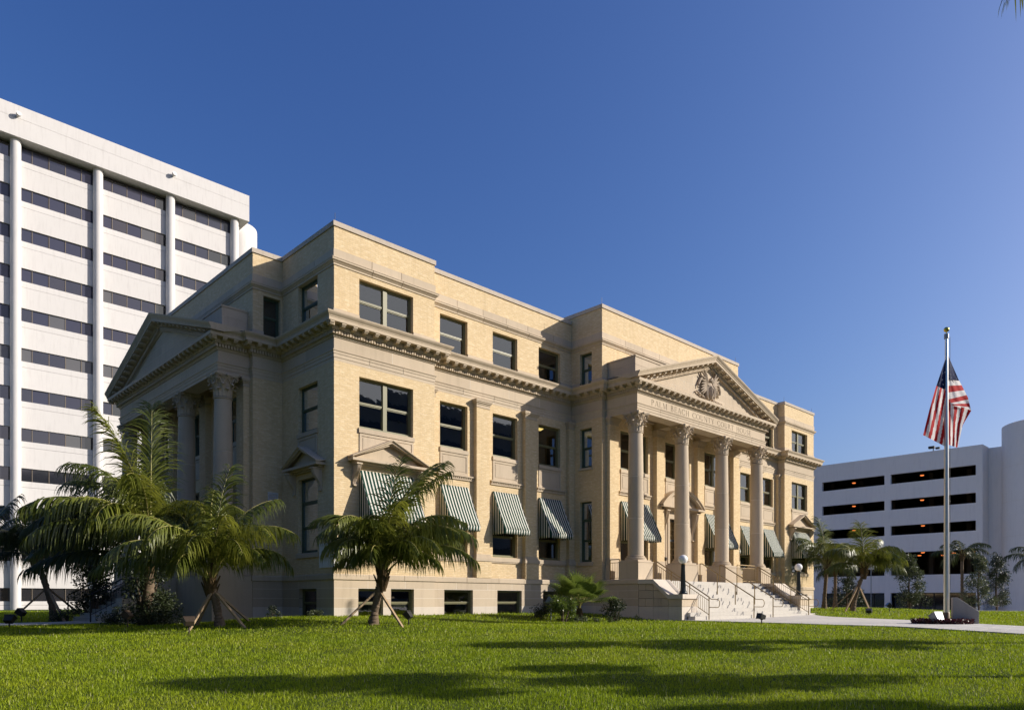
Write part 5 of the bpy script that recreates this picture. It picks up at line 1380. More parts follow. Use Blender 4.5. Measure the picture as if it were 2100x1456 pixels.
def sheet(nm, quad, nu, nv, matf, ripple, dep0, dep1, ph=0):
    """quad: top-left, top-right, bottom-right, bottom-left curves given as lists of points"""
    L, Rr = quad
    def cur(c, t):
        k = t * (len(c) - 1); i = min(int(k), len(c) - 2); f = k - i; return (c[i][0] * (1 - f) + c[i + 1][0] * f, c[i][1] * (1 - f) + c[i + 1][1] * f)
    V = []; F = []; mi = []
    for j in range(nv + 1):
        t = j / nv; a = cur(L, t); b_ = cur(Rr, t)
        for i in range(nu + 1):
            s = i / nu; d = dep0 + (dep1 - dep0) * s + ripple * math.sin(s * 7 + t * 4 + ph) * (.3 + t) + ripple * .6 * math.sin(s * 15 - t * 6 + ph)
            V.append(fp(a[0] * (1 - s) + b_[0] * s, a[1] * (1 - s) + b_[1] * s, d))
    for j in range(nv):
        for i in range(nu): q = j * (nu + 1) + i; F.append((q, q + 1, q + nu + 2, q + nu + 1)); mi.append(matf((i + .5) / nu, (j + .5) / nv))
    o = mesh_obj(nm, V, F, [M_FR, M_FW, M_FB], flag, True, mi); o.matrix_parent_inverse = FI
    return V, nu
STAR = []
def stars(V, nu, nv, spots):
    for (i, j) in spots:
        q = int(j * nv) * (nu + 1) + int(i * nu); c = Vector(V[q])
        m3 = MB(); pts = []
        for k in range(10):
            a = math.pi / 2 + k * math.pi / 5; r_ = .036 if k % 2 == 0 else .015
            pts.append(tuple(c + Vector((RGT[0] * r_ * math.cos(a) - FWD[0] * .03, RGT[1] * r_ * math.cos(a) - FWD[1] * .03, r_ * math.sin(a)))))
        m3.face(pts); o = m3.build("star", M_FW, flag); o.matrix_parent_inverse = FI
# left fold: blue field on top, stripes running down to the left
Vl, n1 = sheet("canton", ([(1937, 738), (1919, 792)], [(1943, 738), (1943, 803)]), 12, 14, lambda s, t: 2, .02, -.12, .12)
stars(Vl, 12, 14, [(.2, .55), (.55, .45), (.35, .72), (.7, .7), (.2, .86), (.55, .9), (.8, .9), (.75, .3)])
sheet("stripes", ([(1919, 791), (1905, 840), (1892, 892)], [(1943, 802), (1943, 860), (1944, 919)]), 45, 26, lambda s, t: 0 if int((s * (.62 + .38 * t) + (.02)) * 9) % 2 == 0 else 1, .05, -.38, .12)
# right fold: blue field, level stripes, then the turned-back lower part
Vr, n2 = sheet("canton", ([(1942, 730), (1942, 778)], [(1944, 730), (1966, 781)]), 10, 14, lambda s, t: 2, .015, .13, .36)
stars(Vr, 10, 14, [(.3, .62), (.7, .6), (.3, .8), (.65, .82), (.3, .95), (.8, .97), (.5, .45)])
sheet("stripes", ([(1942, 777), (1944, 826), (1958, 833)], [(1966, 780), (1984, 815), (1991, 843)]), 16, 42, lambda s, t: 1 if int(t * 6.99) % 2 == 0 else 0, .03, .13, .55)
sheet("stripes", ([(1942, 823), (1944, 865), (1945, 912)], [(1991, 842), (1973, 872), (1963, 918)]), 42, 20, lambda s, t: 0 if int((s * (1.0 - .25 * t)) * 6.99) % 2 == 0 else 1, .04, .10, .46, 1.3)

# monument stone beside the pole
mq = pix(1982, 1284, 26.4); gz = float(ground_z(mq.x, mq.y))
mon = MB(); dR = Vector((RGT[0], RGT[1], 0)); dF = Vector((FWD[0], FWD[1], 0)); ax = (dR * .93 - dF * .37).normalized(); ay = Vector((-ax.y, ax.x, 0))
prof = [(-.46, -.2), (.36, -.2), (.36, .48), (-.30, .98), (-.46, .98)]
V = []
for s in (-.17, .17): V += [tuple(Vector((mq.x, mq.y, gz)) + ax * a + ay * s + Vector((0, 0, z))) for a, z in prof]
o = mesh_obj("memorial_stone", V, [(4, 3, 2, 1, 0), (5, 6, 7, 8, 9)] + [(i, (i + 1) % 5, 5 + (i + 1) % 5, 5 + i) for i in range(5)], stone_mat("memorial_concrete", (.42, .38, .34), (.36, .325, .29), rnd=0, stain=.35))
bv = o.modifiers.new("edge", 'BEVEL'); bv.width = .015; bv.segments = 2
tag(o, "slant topped concrete memorial stone right of the flagpole base", "monument")

# ------------------------------------------------------------------ ground flood lights
def flood(px, Z, label, mat=None, yaw=0, pitch=-35, s=1.0, h=.22):
    p = gpix(px, Z); mat = mat or M_FLOOD
    r = empty("flood_light", p); tag(r, label, "flood light", "ground flood lights on the lawn")
    m2 = MB(); m2.tube([(0, 0, -.1), (0, 0, h)], .022 * s, 8); m2.box(-.05 * s, .05 * s, -.03 * s, .03 * s, h - .02, h + .03); m2.build("stake", mat, r)
    m2 = MB(); a, b_, c = .15 * s, .10 * s, .105 * s
    m2.hexa([(-a * .8, -b_ * .8, -c), (a * .8, -b_ * .8, -c), (a * .8, b_ * .8, -c), (-a * .8, b_ * .8, -c), (-a, -b_, c), (a, -b_, c), (a, b_, c), (-a, b_, c)])
    m2.box(-a * 1.07, a * 1.07, -b_ * 1.1, b_ * 1.1, c + .002, c + .03 * s)
    hd = m2.build("lamp_head", mat, r); hd.location = (0, 0, h + .10 * s); hd.rotation_euler = (R(pitch), 0, R(yaw))
    bv = hd.modifiers.new("edge", 'BEVEL'); bv.width = .008; bv.segments = 2
    m2 = MB(); m2.face([(-a * .95, -b_ * .95, c + .033 * s), (a * .95, -b_ * .95, c + .033 * s), (a * .95, b_ * .95, c + .033 * s), (-a * .95, b_ * .95, c + .033 * s)]); l = m2.build("lens", M_TGLASS, r); l.location = hd.location; l.rotation_euler = hd.rotation_euler
flood(388, 20.6, "brown flood light on the lawn in front of the staked left palm", yaw=-10, pitch=-62, h=.26)
flood(838, 24.0, "dark flood light on the lawn right of the front palm", M_DARK, yaw=30, pitch=-40, h=.20)
flood(262, 23.2, "brown diamond tilted flood light near the dark bush", yaw=45, pitch=-50, h=.30)
flood(1562, 26.3, "dark flood light at the foot of the front steps", M_DARK, yaw=60, pitch=-75, s=.95, h=.20)
flood(1782, 37.5, "small dark flood light between the walkway and the right palm", M_DARK, yaw=-70, pitch=-70, h=.2)
flood(1824, 47.0, "farthest flood light on the lawn, before the garage wall", M_DARK, yaw=40, pitch=-50, s=1.2, h=.3)
flood(19, 23.6, "dark flood light at the left edge by the side walk", M_DARK, yaw=-40, pitch=-40, h=.16)
flood(44, 29.0, "dark flood light beyond the side walk at far left", M_DARK, yaw=50, pitch=-55, s=1.15, h=.28)
flood(1130, 29.2, "pale flood light in the shrub bed beside the fan palm", M_FLOOD_GREY, yaw=35, pitch=-60, s=1.2, h=.62)
flood(1922, 25.9, "grey flood light in the red plant bed at the flagpole", M_FLOOD_GREY, yaw=-20, pitch=-30, s=1.35, h=.12)
# ------------------------------------------------------------------ palms
def frond_mesh(az, e0, L, droop, nl, ll, seed, width=.042, mats=None, roll=0.0, hang=1.0, stalk=.10):
    """one pinnate frond: rib plus drooping leaflets; returns mesh with base at origin"""
    rr = random.Random(seed); N = 26
    pts = []; p = Vector((0, 0, 0)); h = Vector((math.cos(az), math.sin(az), 0)); side = Vector((-h.y, h.x, 0))
    sway = rr.uniform(-.25, .25)
    for i in range(N + 1):
        pts.append(p.copy()); t = i / N; e = e0 - droop * t ** 1.35
        d = (h * math.cos(e) + side * (sway * t * math.cos(e)) + Vector((0, 0, math.sin(e)))).normalized(); p = p + d * (L / N)
    V = []; F = []; MI = []
    mb = MB(); mb.tube(pts, [.030 * (1 - .9 * i / N) + .004 for i in range(N + 1)], 5); V += mb.v; F += mb.f; MI += [0] * len(mb.f)
    for k in range(nl):
        t = stalk + (1 - stalk) * min(1.0, (k + rr.random() * 1.3) / nl)
        q = t * N; i = min(int(q), N - 1); f = q - i; b0 = pts[i].lerp(pts[i + 1], f); d = (pts[i + 1] - pts[i]).normalized()
        s = d.cross(Vector((0, 0, 1))); s = s.normalized() if s.length > .05 else side.copy(); up = s.cross(d)
        prof = min(1, (t - stalk) / .22 + .45) * (1 - .55 * max(0, (t - .55) / .45) ** 1.5)
        for sg in (-1, 1):
            ln = ll * prof * rr.uniform(.68, 1.15); w = width * rr.uniform(.65, 1.2) * (.6 + .4 * prof)
            dirv = (d * rr.uniform(.7, 1.25) + s * sg * rr.uniform(.32, .62) + up * rr.uniform(-.05, .35)).normalized() if hang < 2 else (d * rr.uniform(.25, .85) + s * sg * rr.uniform(.55, .95) + up * rr.uniform(-.05, .50)).normalized()
            c = b0.copy(); i0 = len(V); ns = 4
            wv = (d * .85 + up * .25).normalized()
            for j in range(ns + 1):
                u = j / ns; ww = w * (1 - u ** 1.6) * (.7 + .5 * min(1, u * 4))
                if j == ns: V.append(tuple(c))
                else: V.append(tuple(c - wv * ww / 2)); V.append(tuple(c + wv * ww / 2))
                dirv = (dirv + Vector((0, 0, -1)) * hang * (.16 + .30 * u) * rr.uniform(.7, 1.3)).normalized(); c = c + dirv * (ln / ns)
            for j in range(ns - 1): a = i0 + 2 * j; F.append((a, a + 1, a + 3, a + 2)); MI.append(1)
            a = i0 + 2 * (ns - 1); F.append((a, a + 1, a + 2)); MI.append(1)
    me = bpy.data.meshes.new("frond"); me.from_pydata([tuple(v) for v in V], [], F)
    for m in (mats or (M_RACHIS, M_PALM)): me.materials.append(m)
    me.polygons.foreach_set("material_index", MI); me.update(); return me
def palm(base, lean, tz, fronds, label, group, r0=.15, r1=.12, L=3.0, nl=64, ll=.72, seed=1, stakes=3, mat=None, stake_label=None, stake_r=1.15, stake_h=1.0, name="coconut_palm", crownr=.17):
    t = empty(name, base); tag(t, label, "palm tree", group); rr = random.Random(seed)
    top = Vector((lean[0], lean[1], tz)); pts = []; rad = []
    NR = 44
    for i in range(NR + 1):
        q = i / NR; pts.append(Vector((lean[0] * q ** 1.4 + .008 * math.sin(i * 1.9), lean[1] * q ** 1.4 + .008 * math.cos(i * 2.3), -.15 + (tz + .15) * q)))
        rad.append((r0 * (1.45 - .75 * min(1, q * 3)) if q < .35 else r1 * (1.0 - .06 * (q - .35))) * (1 + (.07 if i % 3 == 0 else -.03) + rr.uniform(-.025, .025)))
    mb = MB(); mb.tube(pts, rad, 14); mb.build("trunk", M_TRUNK, t, True)
    mb = MB(); z = tz - .45                                    # fibrous boots where the fronds join
    mb.tube([top + Vector((0, 0, -.55)), top + Vector((0, 0, -.2)), top + Vector((0, 0, .25)), top + Vector((0, 0, .6))], [r1 * .95, r1 * 1.55, r1 * 1.25, r1 * .4], 10)
    for k in range(16):
        a = k * 2.4; mb.tube([top + Vector((math.cos(a) * r1 * .9, math.sin(a) * r1 * .9, -.45 + k * .05)), top + Vector((math.cos(a) * (r1 + .16), math.sin(a) * (r1 + .16), -.05 + k * .05))], [.05, .02], 5)
    mb.build("crown_base", M_BOOT, t)
    for k, (azd, e, Lf, dr, kind) in enumerate(fronds):
        # azimuth is measured from the camera's right, anticlockwise seen from above
        a = math.atan2(RGT[1], RGT[0]) + R(azd)
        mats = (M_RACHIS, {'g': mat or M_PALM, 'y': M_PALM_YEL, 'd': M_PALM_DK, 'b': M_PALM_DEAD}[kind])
        me = frond_mesh(a, R(e), Lf, R(dr), int(nl * .92), ll * 1.32 * (.8 + .2 * Lf / L), seed * 100 + k, mats=mats, hang=1.5 if e > 84 else 3.2, width=.052, stalk=.2)
        off = Vector((math.cos(a), math.sin(a), 0)) * crownr * .5
        inst("frond", me, t, top + off + Vector((0, 0, .05 * (k % 4))))
    SK = []
    for k in range(stakes):
        a = 2 * math.pi * k / stakes + seed; d = Vector((math.cos(a), math.sin(a), 0))
        ft = Vector(base) + d * stake_r; ft.z = float(ground_z(ft.x, ft.y)) - .05; q = stake_h / tz
        tp = Vector(base) + Vector((lean[0] * q ** 1.4, lean[1] * q ** 1.4, stake_h)) + d * (r0 * .8)
        ax = (tp - ft); s1 = ax.cross(Vector((0, 0, 1))).normalized() * .045; s2 = s1.cross(ax).normalized() * .028
        mb = MB(); mb.hexa([ft - s1 - s2, ft + s1 - s2, ft + s1 + s2, ft - s1 + s2, tp - s1 - s2, tp + s1 - s2, tp + s1 + s2, tp - s1 + s2])
        SK.append((lat(ft.x, ft.y)[0], mb))
    SK.sort(key=lambda q: q[0])
    nm = {3: ["leftmost", "middle", "rightmost"], 4: ["leftmost", "second from left", "third from left", "rightmost"], 5: ["leftmost", "second from left", "middle", "fourth from left", "rightmost"]}
    for k, (_, mb) in enumerate(SK):
        o = mb.build("support_stake", M_WOOD); tag(o, stake_label + ", " + nm[stakes][k], "stake", "wooden stakes propping the palms")
    return t
G1 = "young coconut palms round the courthouse"
fr_front = [(60, 88, 4.0, 28, 'g'), (10, 83, 4.1, 62, 'g'), (-20, 74, 3.6, 88, 'g'), (165, 84, 2.9, 135, 'g'), (200, 80, 2.6, 150, 'y'), (180, 70, 2.2, 140, 'g'), (225, 78, 2.7, 150, 'y'), (0, 62, 4.0, 100, 'g'), (-8, 46, 3.9, 92, 'g'), (14, 72, 3.9, 92, 'g'),
            (-35, 62, 3.2, 110, 'g'), (325, 40, 2.7, 85, 'g'), (265, 76, 2.4, 145, 'g'), (295, 82, 3.2, 90, 'y'), (345, 85, 4.2, 68, 'g'), (30, 86, 4.1, 55, 'g'), (130, 84, 3.2, 115, 'g'), (175, 86, 3.3, 120, 'g'), (240, 84, 3.1, 125, 'y'),  (240, 62, 1.9, 130, 'g')]
palm(gpix(765, 23.6), (RGT[0] * .30, RGT[1] * .30), 1.6, [(a, e, l * (.9 if e < 80 else 1.0), d * (1.08 if e < 80 else 1.0), k) for a, e, l, d, k in fr_front] + [(350, 72, 3.3, 112, 'g'), (25, 66, 3.2, 110, 'g'), (200, 84, 2.9, 140, 'g'), (150, 80, 2.7, 135, 'd'), (80, 74, 3.0, 110, 'd'), (310, 64, 2.6, 125, 'g'), (275, 84, 3.0, 120, 'g')], "young palm with wooden stakes before the sunlit front near the building corner", G1, seed=3, stakes=3, stake_label="wooden stake propping the palm before the sunlit front wall", L=3.4, ll=.78, nl=72)
fr_l1 = [(70, 88, 3.4, 28, 'g'), (40, 82, 3.3, 75, 'g'), (8, 76, 3.0, 115, 'y'), (-20, 80, 3.0, 135, 'y'), (-45, 74, 2.6, 135, 'y'), (115, 82, 3.4, 60, 'g'), (150, 74, 3.3, 95, 'y'), (180, 64, 3.4, 98, 'g'), (202, 76, 3.4, 105, 'y'), (215, 58, 3.0, 110, 'g'), (245, 80, 2.9, 140, 'y'), (280, 76, 2.5, 145, 'y'), (310, 84, 3.1, 120, 'y'), (165, 44, 3.2, 84, 'g'), (188, 34, 3.2, 74, 'g'), (20, 58, 2.5, 120, 'g'), (330, 66, 2.5, 130, 'g'), (260, 60, 2.1, 130, 'g')]
palm(gpix(452, 22.6), (-RGT[0] * .30, -RGT[1] * .30), 1.35, [(a, e, l * 1.12, d, k) for a, e, l, d, k in fr_l1], "bright green staked palm in front of the shaded side wall", G1, seed=5, stakes=4, stake_label="wooden stake propping the palm before the shaded side wall", L=3.2, ll=.80, nl=72)
fr_l2 = [(110, 88, 4.7, 16, 'g'), (178, 84, 4.4, 92, 'g'), (162, 72, 4.4, 90, 'g'), (188, 50, 4.1, 80, 'g'), (205, 66, 4.0, 105, 'g'), (140, 74, 4.0, 80, 'g'), (110, 82, 4.2, 50, 'g'), (10, 70, 3.5, 110, 'g'), (-30, 76, 3.5, 125, 'y'), (230, 78, 3.5, 130, 'y'), (260, 74, 3.2, 135, 'y'), (290, 82, 3.6, 105, 'y'), (182, 28, 3.9, 66, 'g'), (170, 38, 3.8, 78, 'd'), (230, 87, 4.3, 40, 'y'), (215, 46, 3.4, 95, 'g'), (195, 14, 3.4, 50, 'd'), (25, 60, 3.2, 115, 'd'), (320, 64, 3.0, 120, 'd'), (150, 56, 3.8, 100, 'd'), (210, 58, 3.7, 108, 'd'), (180, 46, 4.0, 92, 'd'), (100, 60, 3.4, 105, 'd')]
palm(gpix(302, 24.8), (RGT[0] * .1, RGT[1] * .1), 2.3, [(a, e, l * 1.15, d * 1.05, k) for a, e, l, d, k in fr_l2], "largest palm at left, its top fronds reaching the side portico", G1, seed=8, stakes=0, L=4.6, ll=1.0, nl=95, r0=.24, r1=.18)
fr_l3 = [(100, 80, 3.0, 60, 'd'), (150, 60, 3.2, 85, 'd'), (180, 45, 3.2, 80, 'd'), (20, 60, 3.2, 85, 'd'), (0, 45, 3.3, 75, 'd'), (40, 72, 3.2, 75, 'd'), (210, 66, 2.8, 110, 'd'), (250, 60, 2.7, 115, 'd'), (290, 70, 2.8, 110, 'd'), (330, 50, 3.0, 95, 'd'), (170, 20, 3.0, 60, 'd'), (10, 18, 3.1, 55, 'd'), (80, 50, 2.8, 85, 'd'), (130, 40, 2.8, 85, 'd'), (60, 78, 3.4, 40, 'd')]
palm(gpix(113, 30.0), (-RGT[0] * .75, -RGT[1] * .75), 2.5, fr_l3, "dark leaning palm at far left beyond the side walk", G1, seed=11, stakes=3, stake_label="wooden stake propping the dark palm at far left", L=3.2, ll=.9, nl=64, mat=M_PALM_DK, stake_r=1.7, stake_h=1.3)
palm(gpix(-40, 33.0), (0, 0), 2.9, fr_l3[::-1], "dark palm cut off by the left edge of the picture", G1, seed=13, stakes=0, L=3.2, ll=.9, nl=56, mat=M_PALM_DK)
fr_r = [(85, 88, 3.1, 25, 'y'), (40, 80, 3.1, 85, 'y'), (10, 70, 3.1, 112, 'g'), (-15, 76, 3.0, 130, 'g'), (-45, 72, 2.7, 135, 'g'), (140, 78, 3.0, 95, 'y'), (175, 70, 3.0, 115, 'g'), (205, 74, 2.8, 130, 'g'), (330, 62, 2.8, 120, 'y'), (20, 50, 2.7, 100, 'g'), (240, 62, 2.6, 110, 'y'), (275, 66, 2.6, 110, 'g'), (310, 55, 2.5, 110, 'g'), (110, 60, 2.6, 85, 'g'), (0, 30, 2.7, 75, 'g'), (185, 28, 2.6, 75, 'g'), (65, 50, 2.4, 85, 'd')]
palm(gpix(1748, 46.0), (RGT[0] * .75, RGT[1] * .75), 2.55, fr_r, "staked yellow green palm on the lawn right of the courthouse", G1, seed=17, stakes=5, stake_label="wooden stake propping the palm right of the courthouse", L=2.9, ll=.85, nl=60, stake_r=1.3, stake_h=1.5)
palm(gpix(1690, 50.0), (RGT[0] * .2, RGT[1] * .2), 2.9, [(a + 35, e, l * 1.1, d, 'g') for a, e, l, d, k in fr_r], "palm half hidden behind the far right pavilion", G1, seed=19, stakes=0, L=2.9, ll=.9, nl=60)
# slim royal palms along the garage
fr_s = [(k * 36 + 8, 62 - (k % 3) * 24, 2.5, 80 + (k % 2) * 20, 'd') for k in range(11)]
def royal(px, Z, h, label, sc=1.0):
    palm(gpix(px, Z), (0, 0), h, [(a, e, l * sc, d, k) for a, e, l, d, k in fr_s], label, "slim palms along the garage", r0=.20, r1=.13, seed=int(px), stakes=0, L=2.5, ll=.75, nl=44, name="royal_palm")
royal(1973, 66.0, 5.0, "slim palm in front of the garage just right of the flagpole")
royal(1713, 63.0, 3.4, "slim palm before the garage between the two right lawn palms", .8)
royal(2128, 60.0, 4.2, "slim palm at the right edge with only a frond in view")

# fan palm by the steps
def fan_palm(base, label):
    t = empty("fan_palm", base); tag(t, label, "palm", None); rr = random.Random(4)
    mb = MB(); mb.tube([(0, 0, -.1), (.02, 0, .25), (0, .02, .5)], [.13, .15, .10], 10); mb.build("trunk", M_BOOT, t)
    for k in range(34):
        az = k * 2.399 + rr.uniform(-.2, .2); el = R(82 - 88 * (k / 34) ** .9 + rr.uniform(-8, 8)); Lp = rr.uniform(.75, 1.15); h = Vector((math.cos(az), math.sin(az), 0))
        d = h * math.cos(el) + Vector((0, 0, math.sin(el))); tip = d * Lp
        mb = MB(); mb.tube([(0, 0, 0), tuple(d * Lp * .5 + Vector((0, 0, .04))), tuple(tip)], [.016, .012, .008], 5)
        s = Vector((-h.y, h.x, 0)); up = s.cross(d) * -1 if s.cross(d).z < 0 else s.cross(d)
        nseg = 26; Rl = rr.uniform(.60, .80)
        for q in range(nseg):
            a = R(-125 + 250 * q / (nseg - 1)); v = (d * math.cos(a) + s * math.sin(a)).normalized(); w = (d * -math.sin(a) + s * math.cos(a)).normalized() * .028
            ln = Rl * (1 - .25 * abs(a) / R(125)); c0 = tip; c1 = tip + v * ln * .55 + up * .03; dv = (v + Vector((0, 0, -.55))).normalized(); c2 = c1 + dv * ln * .5
            mb.face([tuple(c0 - w * .2), tuple(c0 + w * .2), tuple(c1 + w), tuple(c1 - w)], 1); mb.face([tuple(c1 - w), tuple(c1 + w), tuple(c2)], 1)
        mb.build("leaf", [M_RACHIS, M_FAN], t, False, (0, 0, .38 + .012 * k))
fan_palm(gpix(1188, 29.6), "low fan palm with bright fingered leaves left of the front steps")

# ------------------------------------------------------------------ shrubs and trees made of leaves
def leaf_cloud(n, f, size, rr, aspect=.45):
    """n pointed leaves at points given by f(); returns V, F arrays"""
    V = np.zeros((n * 4, 3), np.float32); F = np.arange(n * 4, dtype=np.int32).reshape(n, 4)
    for i in range(n):
        p, outw = f(); a = Vector((rr.gauss(0, 1), rr.gauss(0, 1), rr.gauss(0, .8))) + outw * 1.2; a = a.normalized() if a.length > 1e-3 else Vector((0, 0, 1))
        b = a.cross(Vector((rr.gauss(0, 1), rr.gauss(0, 1), rr.gauss(0, 1)))); b = b.normalized() if b.length > 1e-3 else Vector((1, 0, 0))
        s = size * rr.uniform(.6, 1.3); k = p + a * s
        V[i * 4] = p; V[i * 4 + 1] = p + a * s * .5 + b * s * aspect * .5; V[i * 4 + 2] = k; V[i * 4 + 3] = p + a * s * .5 - b * s * aspect * .5
    return V, F
def shrub(base, rx, ry, h, n, size, mat, label, cat="shrub", group=None, seed=1, clumps=9, stems=5, name="shrub", lift=.0):
    rr = random.Random(seed); t = empty(name, base); tag(t, label, cat, group)
    cs = []
    for k in range(clumps):
        a = rr.uniform(0, 6.28); q = math.sqrt(rr.random()); z = lift + (h - lift) * (.15 + .75 * rr.random()); w = 1 - .5 * abs(z / h - .45)
        cs.append((Vector((math.cos(a) * q * rx * w * .75, math.sin(a) * q * ry * w * .75, z)), rr.uniform(.28, .5) * min(rx, h)))
    def f():
        c, r_ = rr.choice(cs); d = Vector((rr.gauss(0, 1), rr.gauss(0, 1), rr.gauss(0, 1))).normalized(); rad = r_ * rr.random() ** .45; p = c + Vector((d.x, d.y, d.z * .9)) * rad
        if p.z < .02: p.z = rr.uniform(.02, .2)
        return p, d
    V, F = leaf_cloud(n, f, size, rr); o = fast_mesh("foliage", V, F, mat, t)
    mb = MB()
    for k in range(stems): c = cs[k % len(cs)][0]; mb.tube([(c.x * .15, c.y * .15, -.1), tuple(c * .6), tuple(c)], [.03 * h, .02 * h, .008], 5)
    mb.build("stem", M_BARK, t); return t
shrub(gpix(1156, 28.3), .62, .5, 1.1, 2600, .09, M_FAN, "light leafy bush in front of the fan palm", seed=2, group="planting bed left of the front steps")
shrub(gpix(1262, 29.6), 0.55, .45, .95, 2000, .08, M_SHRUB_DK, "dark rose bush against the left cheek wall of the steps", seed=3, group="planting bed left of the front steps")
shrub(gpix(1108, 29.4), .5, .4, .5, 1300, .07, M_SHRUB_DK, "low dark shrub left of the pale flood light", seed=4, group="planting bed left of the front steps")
for i, px in enumerate((1183, 1198, 1223, 1252)):
    shrub(gpix(px, 27.9 + .25 * (i % 2)), .16, .16, .24, 260, .06, M_OLIVE, ["first small tufted plant at the edge of the bed by the fan palm", "second small tufted plant at the edge of the bed by the fan palm", "third small tufted plant at the edge of the bed by the fan palm", "rightmost small tufted plant at the edge of the bed by the fan palm"][i], "plant", "small tufted plants edging the bed", seed=10 + i, clumps=5, stems=2, name="tufted_plant")
shrub(gpix(1305, 29.8), .35, .25, .22, 250, .06, M_SHRUB_DK, "tiny dark plant at the foot of the cheek wall", "plant", seed=15, clumps=4, stems=2)
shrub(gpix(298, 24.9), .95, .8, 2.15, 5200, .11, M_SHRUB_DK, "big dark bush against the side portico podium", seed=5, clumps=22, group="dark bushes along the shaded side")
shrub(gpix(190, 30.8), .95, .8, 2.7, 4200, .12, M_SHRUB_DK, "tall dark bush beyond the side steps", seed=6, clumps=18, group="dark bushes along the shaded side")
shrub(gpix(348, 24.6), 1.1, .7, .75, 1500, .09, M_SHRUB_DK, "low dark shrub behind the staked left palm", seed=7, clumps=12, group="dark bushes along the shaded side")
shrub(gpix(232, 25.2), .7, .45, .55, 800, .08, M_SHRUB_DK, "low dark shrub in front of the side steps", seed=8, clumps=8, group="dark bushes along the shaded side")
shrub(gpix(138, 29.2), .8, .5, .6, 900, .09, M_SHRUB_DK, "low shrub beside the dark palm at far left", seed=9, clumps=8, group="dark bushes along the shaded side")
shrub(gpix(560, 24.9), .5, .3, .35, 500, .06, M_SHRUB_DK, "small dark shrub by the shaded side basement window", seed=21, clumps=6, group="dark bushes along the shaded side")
shrub(gpix(650, 25.3), .55, .25, .22, 420, .06, M_OLIVE, "low dry plant at the building corner", "plant", seed=22, clumps=6, stems=2)
# red leaved bed round the flagpole
rr = random.Random(31); bc = pix(1932, 1283, 26.3)
def fbed():
    a = rr.uniform(0, 6.28); q = math.sqrt(rr.random()); p = Vector((bc.x, bc.y, 0)) + dR * (math.cos(a) * q * 1.02) + dF * (math.sin(a) * q * .8); p.z = float(ground_z(p.x, p.y)) + rr.random() ** 1.2 * .19; return p, Vector((0, 0, 1))
V, F = leaf_cloud(4500, fbed, .075, rr, .7); o = fast_mesh("red_ground_cover", V, F, M_RED); tag(o, "dark red leaved ground cover round the flagpole foot", "ground cover", kind="stuff")

def tree(base, h, rx, n, size, mat, label, seed, trunk=.10, clumps=26, shape='cone', group=None, zlo=.22, name="tree", cat="tree"):
    rr = random.Random(seed); t = empty(name, base); tag(t, label, cat, group)
    mb = MB(); mb.tube([(0, 0, -.3), (0, .02 * h, h * .4), (.02 * h, 0, h * .9)], [trunk * 1.2, trunk, trunk * .3], 8)
    cs = []
    for k in range(clumps):
        q = rr.random(); z = h * (zlo + (1 - zlo) * q * .97); w = rx * ((1 - q) ** .8 + .12 if shape == 'cone' else math.sqrt(max(.05, 1 - (2 * q - 1) ** 2)))
        a = rr.uniform(0, 6.28); r_ = w * math.sqrt(rr.random()) * .9; c = Vector((math.cos(a) * r_, math.sin(a) * r_, z)); cs.append((c, rx * rr.uniform(.16, .34)))
        mb.tube([(0, 0, max(h * zlo * .8, z - r_ * .5)), tuple(c)], [trunk * .25, .01], 4, False)
    mb.build("trunk", M_BARK, t)
    def f():
        c, r_ = rr.choice(cs); d = Vector((rr.gauss(0, 1), rr.gauss(0, 1), rr.gauss(0, 1))).normalized(); return c + d * r_ * rr.random() ** .5, d
    V, F = leaf_cloud(n, f, size, rr); fast_mesh("crown", V, F, mat, t); return t
tree(gpix(1866, 60.0), 4.5, 1.5, 6500, .15, M_OLIVE, "young conical tree before the garage, left of the flagpole", 41, .07, 40, zlo=.12, group="young trees along the garage")
tree(gpix(2008, 64.0), 4.7, 1.4, 5500, .15, M_OLIVE, "young airy tree before the garage, right of the memorial stone", 42, .07, 40, zlo=.15, group="young trees along the garage")
tree(gpix(2045, 66.0), 5.2, 1.5, 5500, .15, M_SHRUB_DK, "dark young tree before the garage near the round tower", 43, .08, 40, zlo=.15, group="young trees along the garage")
tree(gpix(1738, 64.0), 4.0, 1.7, 4500, .16, M_SHRUB_DK, "dark young tree behind the staked right palm", 44, .07, 30, zlo=.1, group="young trees along the garage")
# street trees to the right, outside the picture; they shade the lawn and show in the far window panes
def oak(X, Z, h, rx, label, seed, n=3400):
    p = Vector((CAMX + FWD[0] * Z + RGT[0] * X, CAMY + FWD[1] * Z + RGT[1] * X, 0)); p.z = float(ground_z(p.x, p.y))
    tree(p, h, rx, n, .34, M_OAK, label, seed, .12, 20, 'ball', "unseen street trees right of the lawn", .52, "unseen_tree")
oak(17.6, 12.7, 10.4, 1.7, "unseen street tree shading the nearest strip of lawn", 51)
oak(20.6, 18.4, 9.6, 1.7, "unseen street tree shading the strip of lawn before the steps", 52)
oak(26.0, 10.2, 11.0, .9, "street tree at the near right, out of view", 53)
# row of unseen trees added left of the lawn to block low sky light
for k in range(7):
    x, y = -31 + 2 * math.sin(k * 2.1), -30 + k * 9.0
    tree(Vector((x, y, float(ground_z(x, y)))), 17.5 + (k * 37 % 5) * .8, 6.5, 6000, .85, M_OAK, "leafy tree in the added row left of the lawn, out of view", 70 + k, .3, 60, 'ball', "unseen trees added left of the lawn", .08, "unseen_tree")
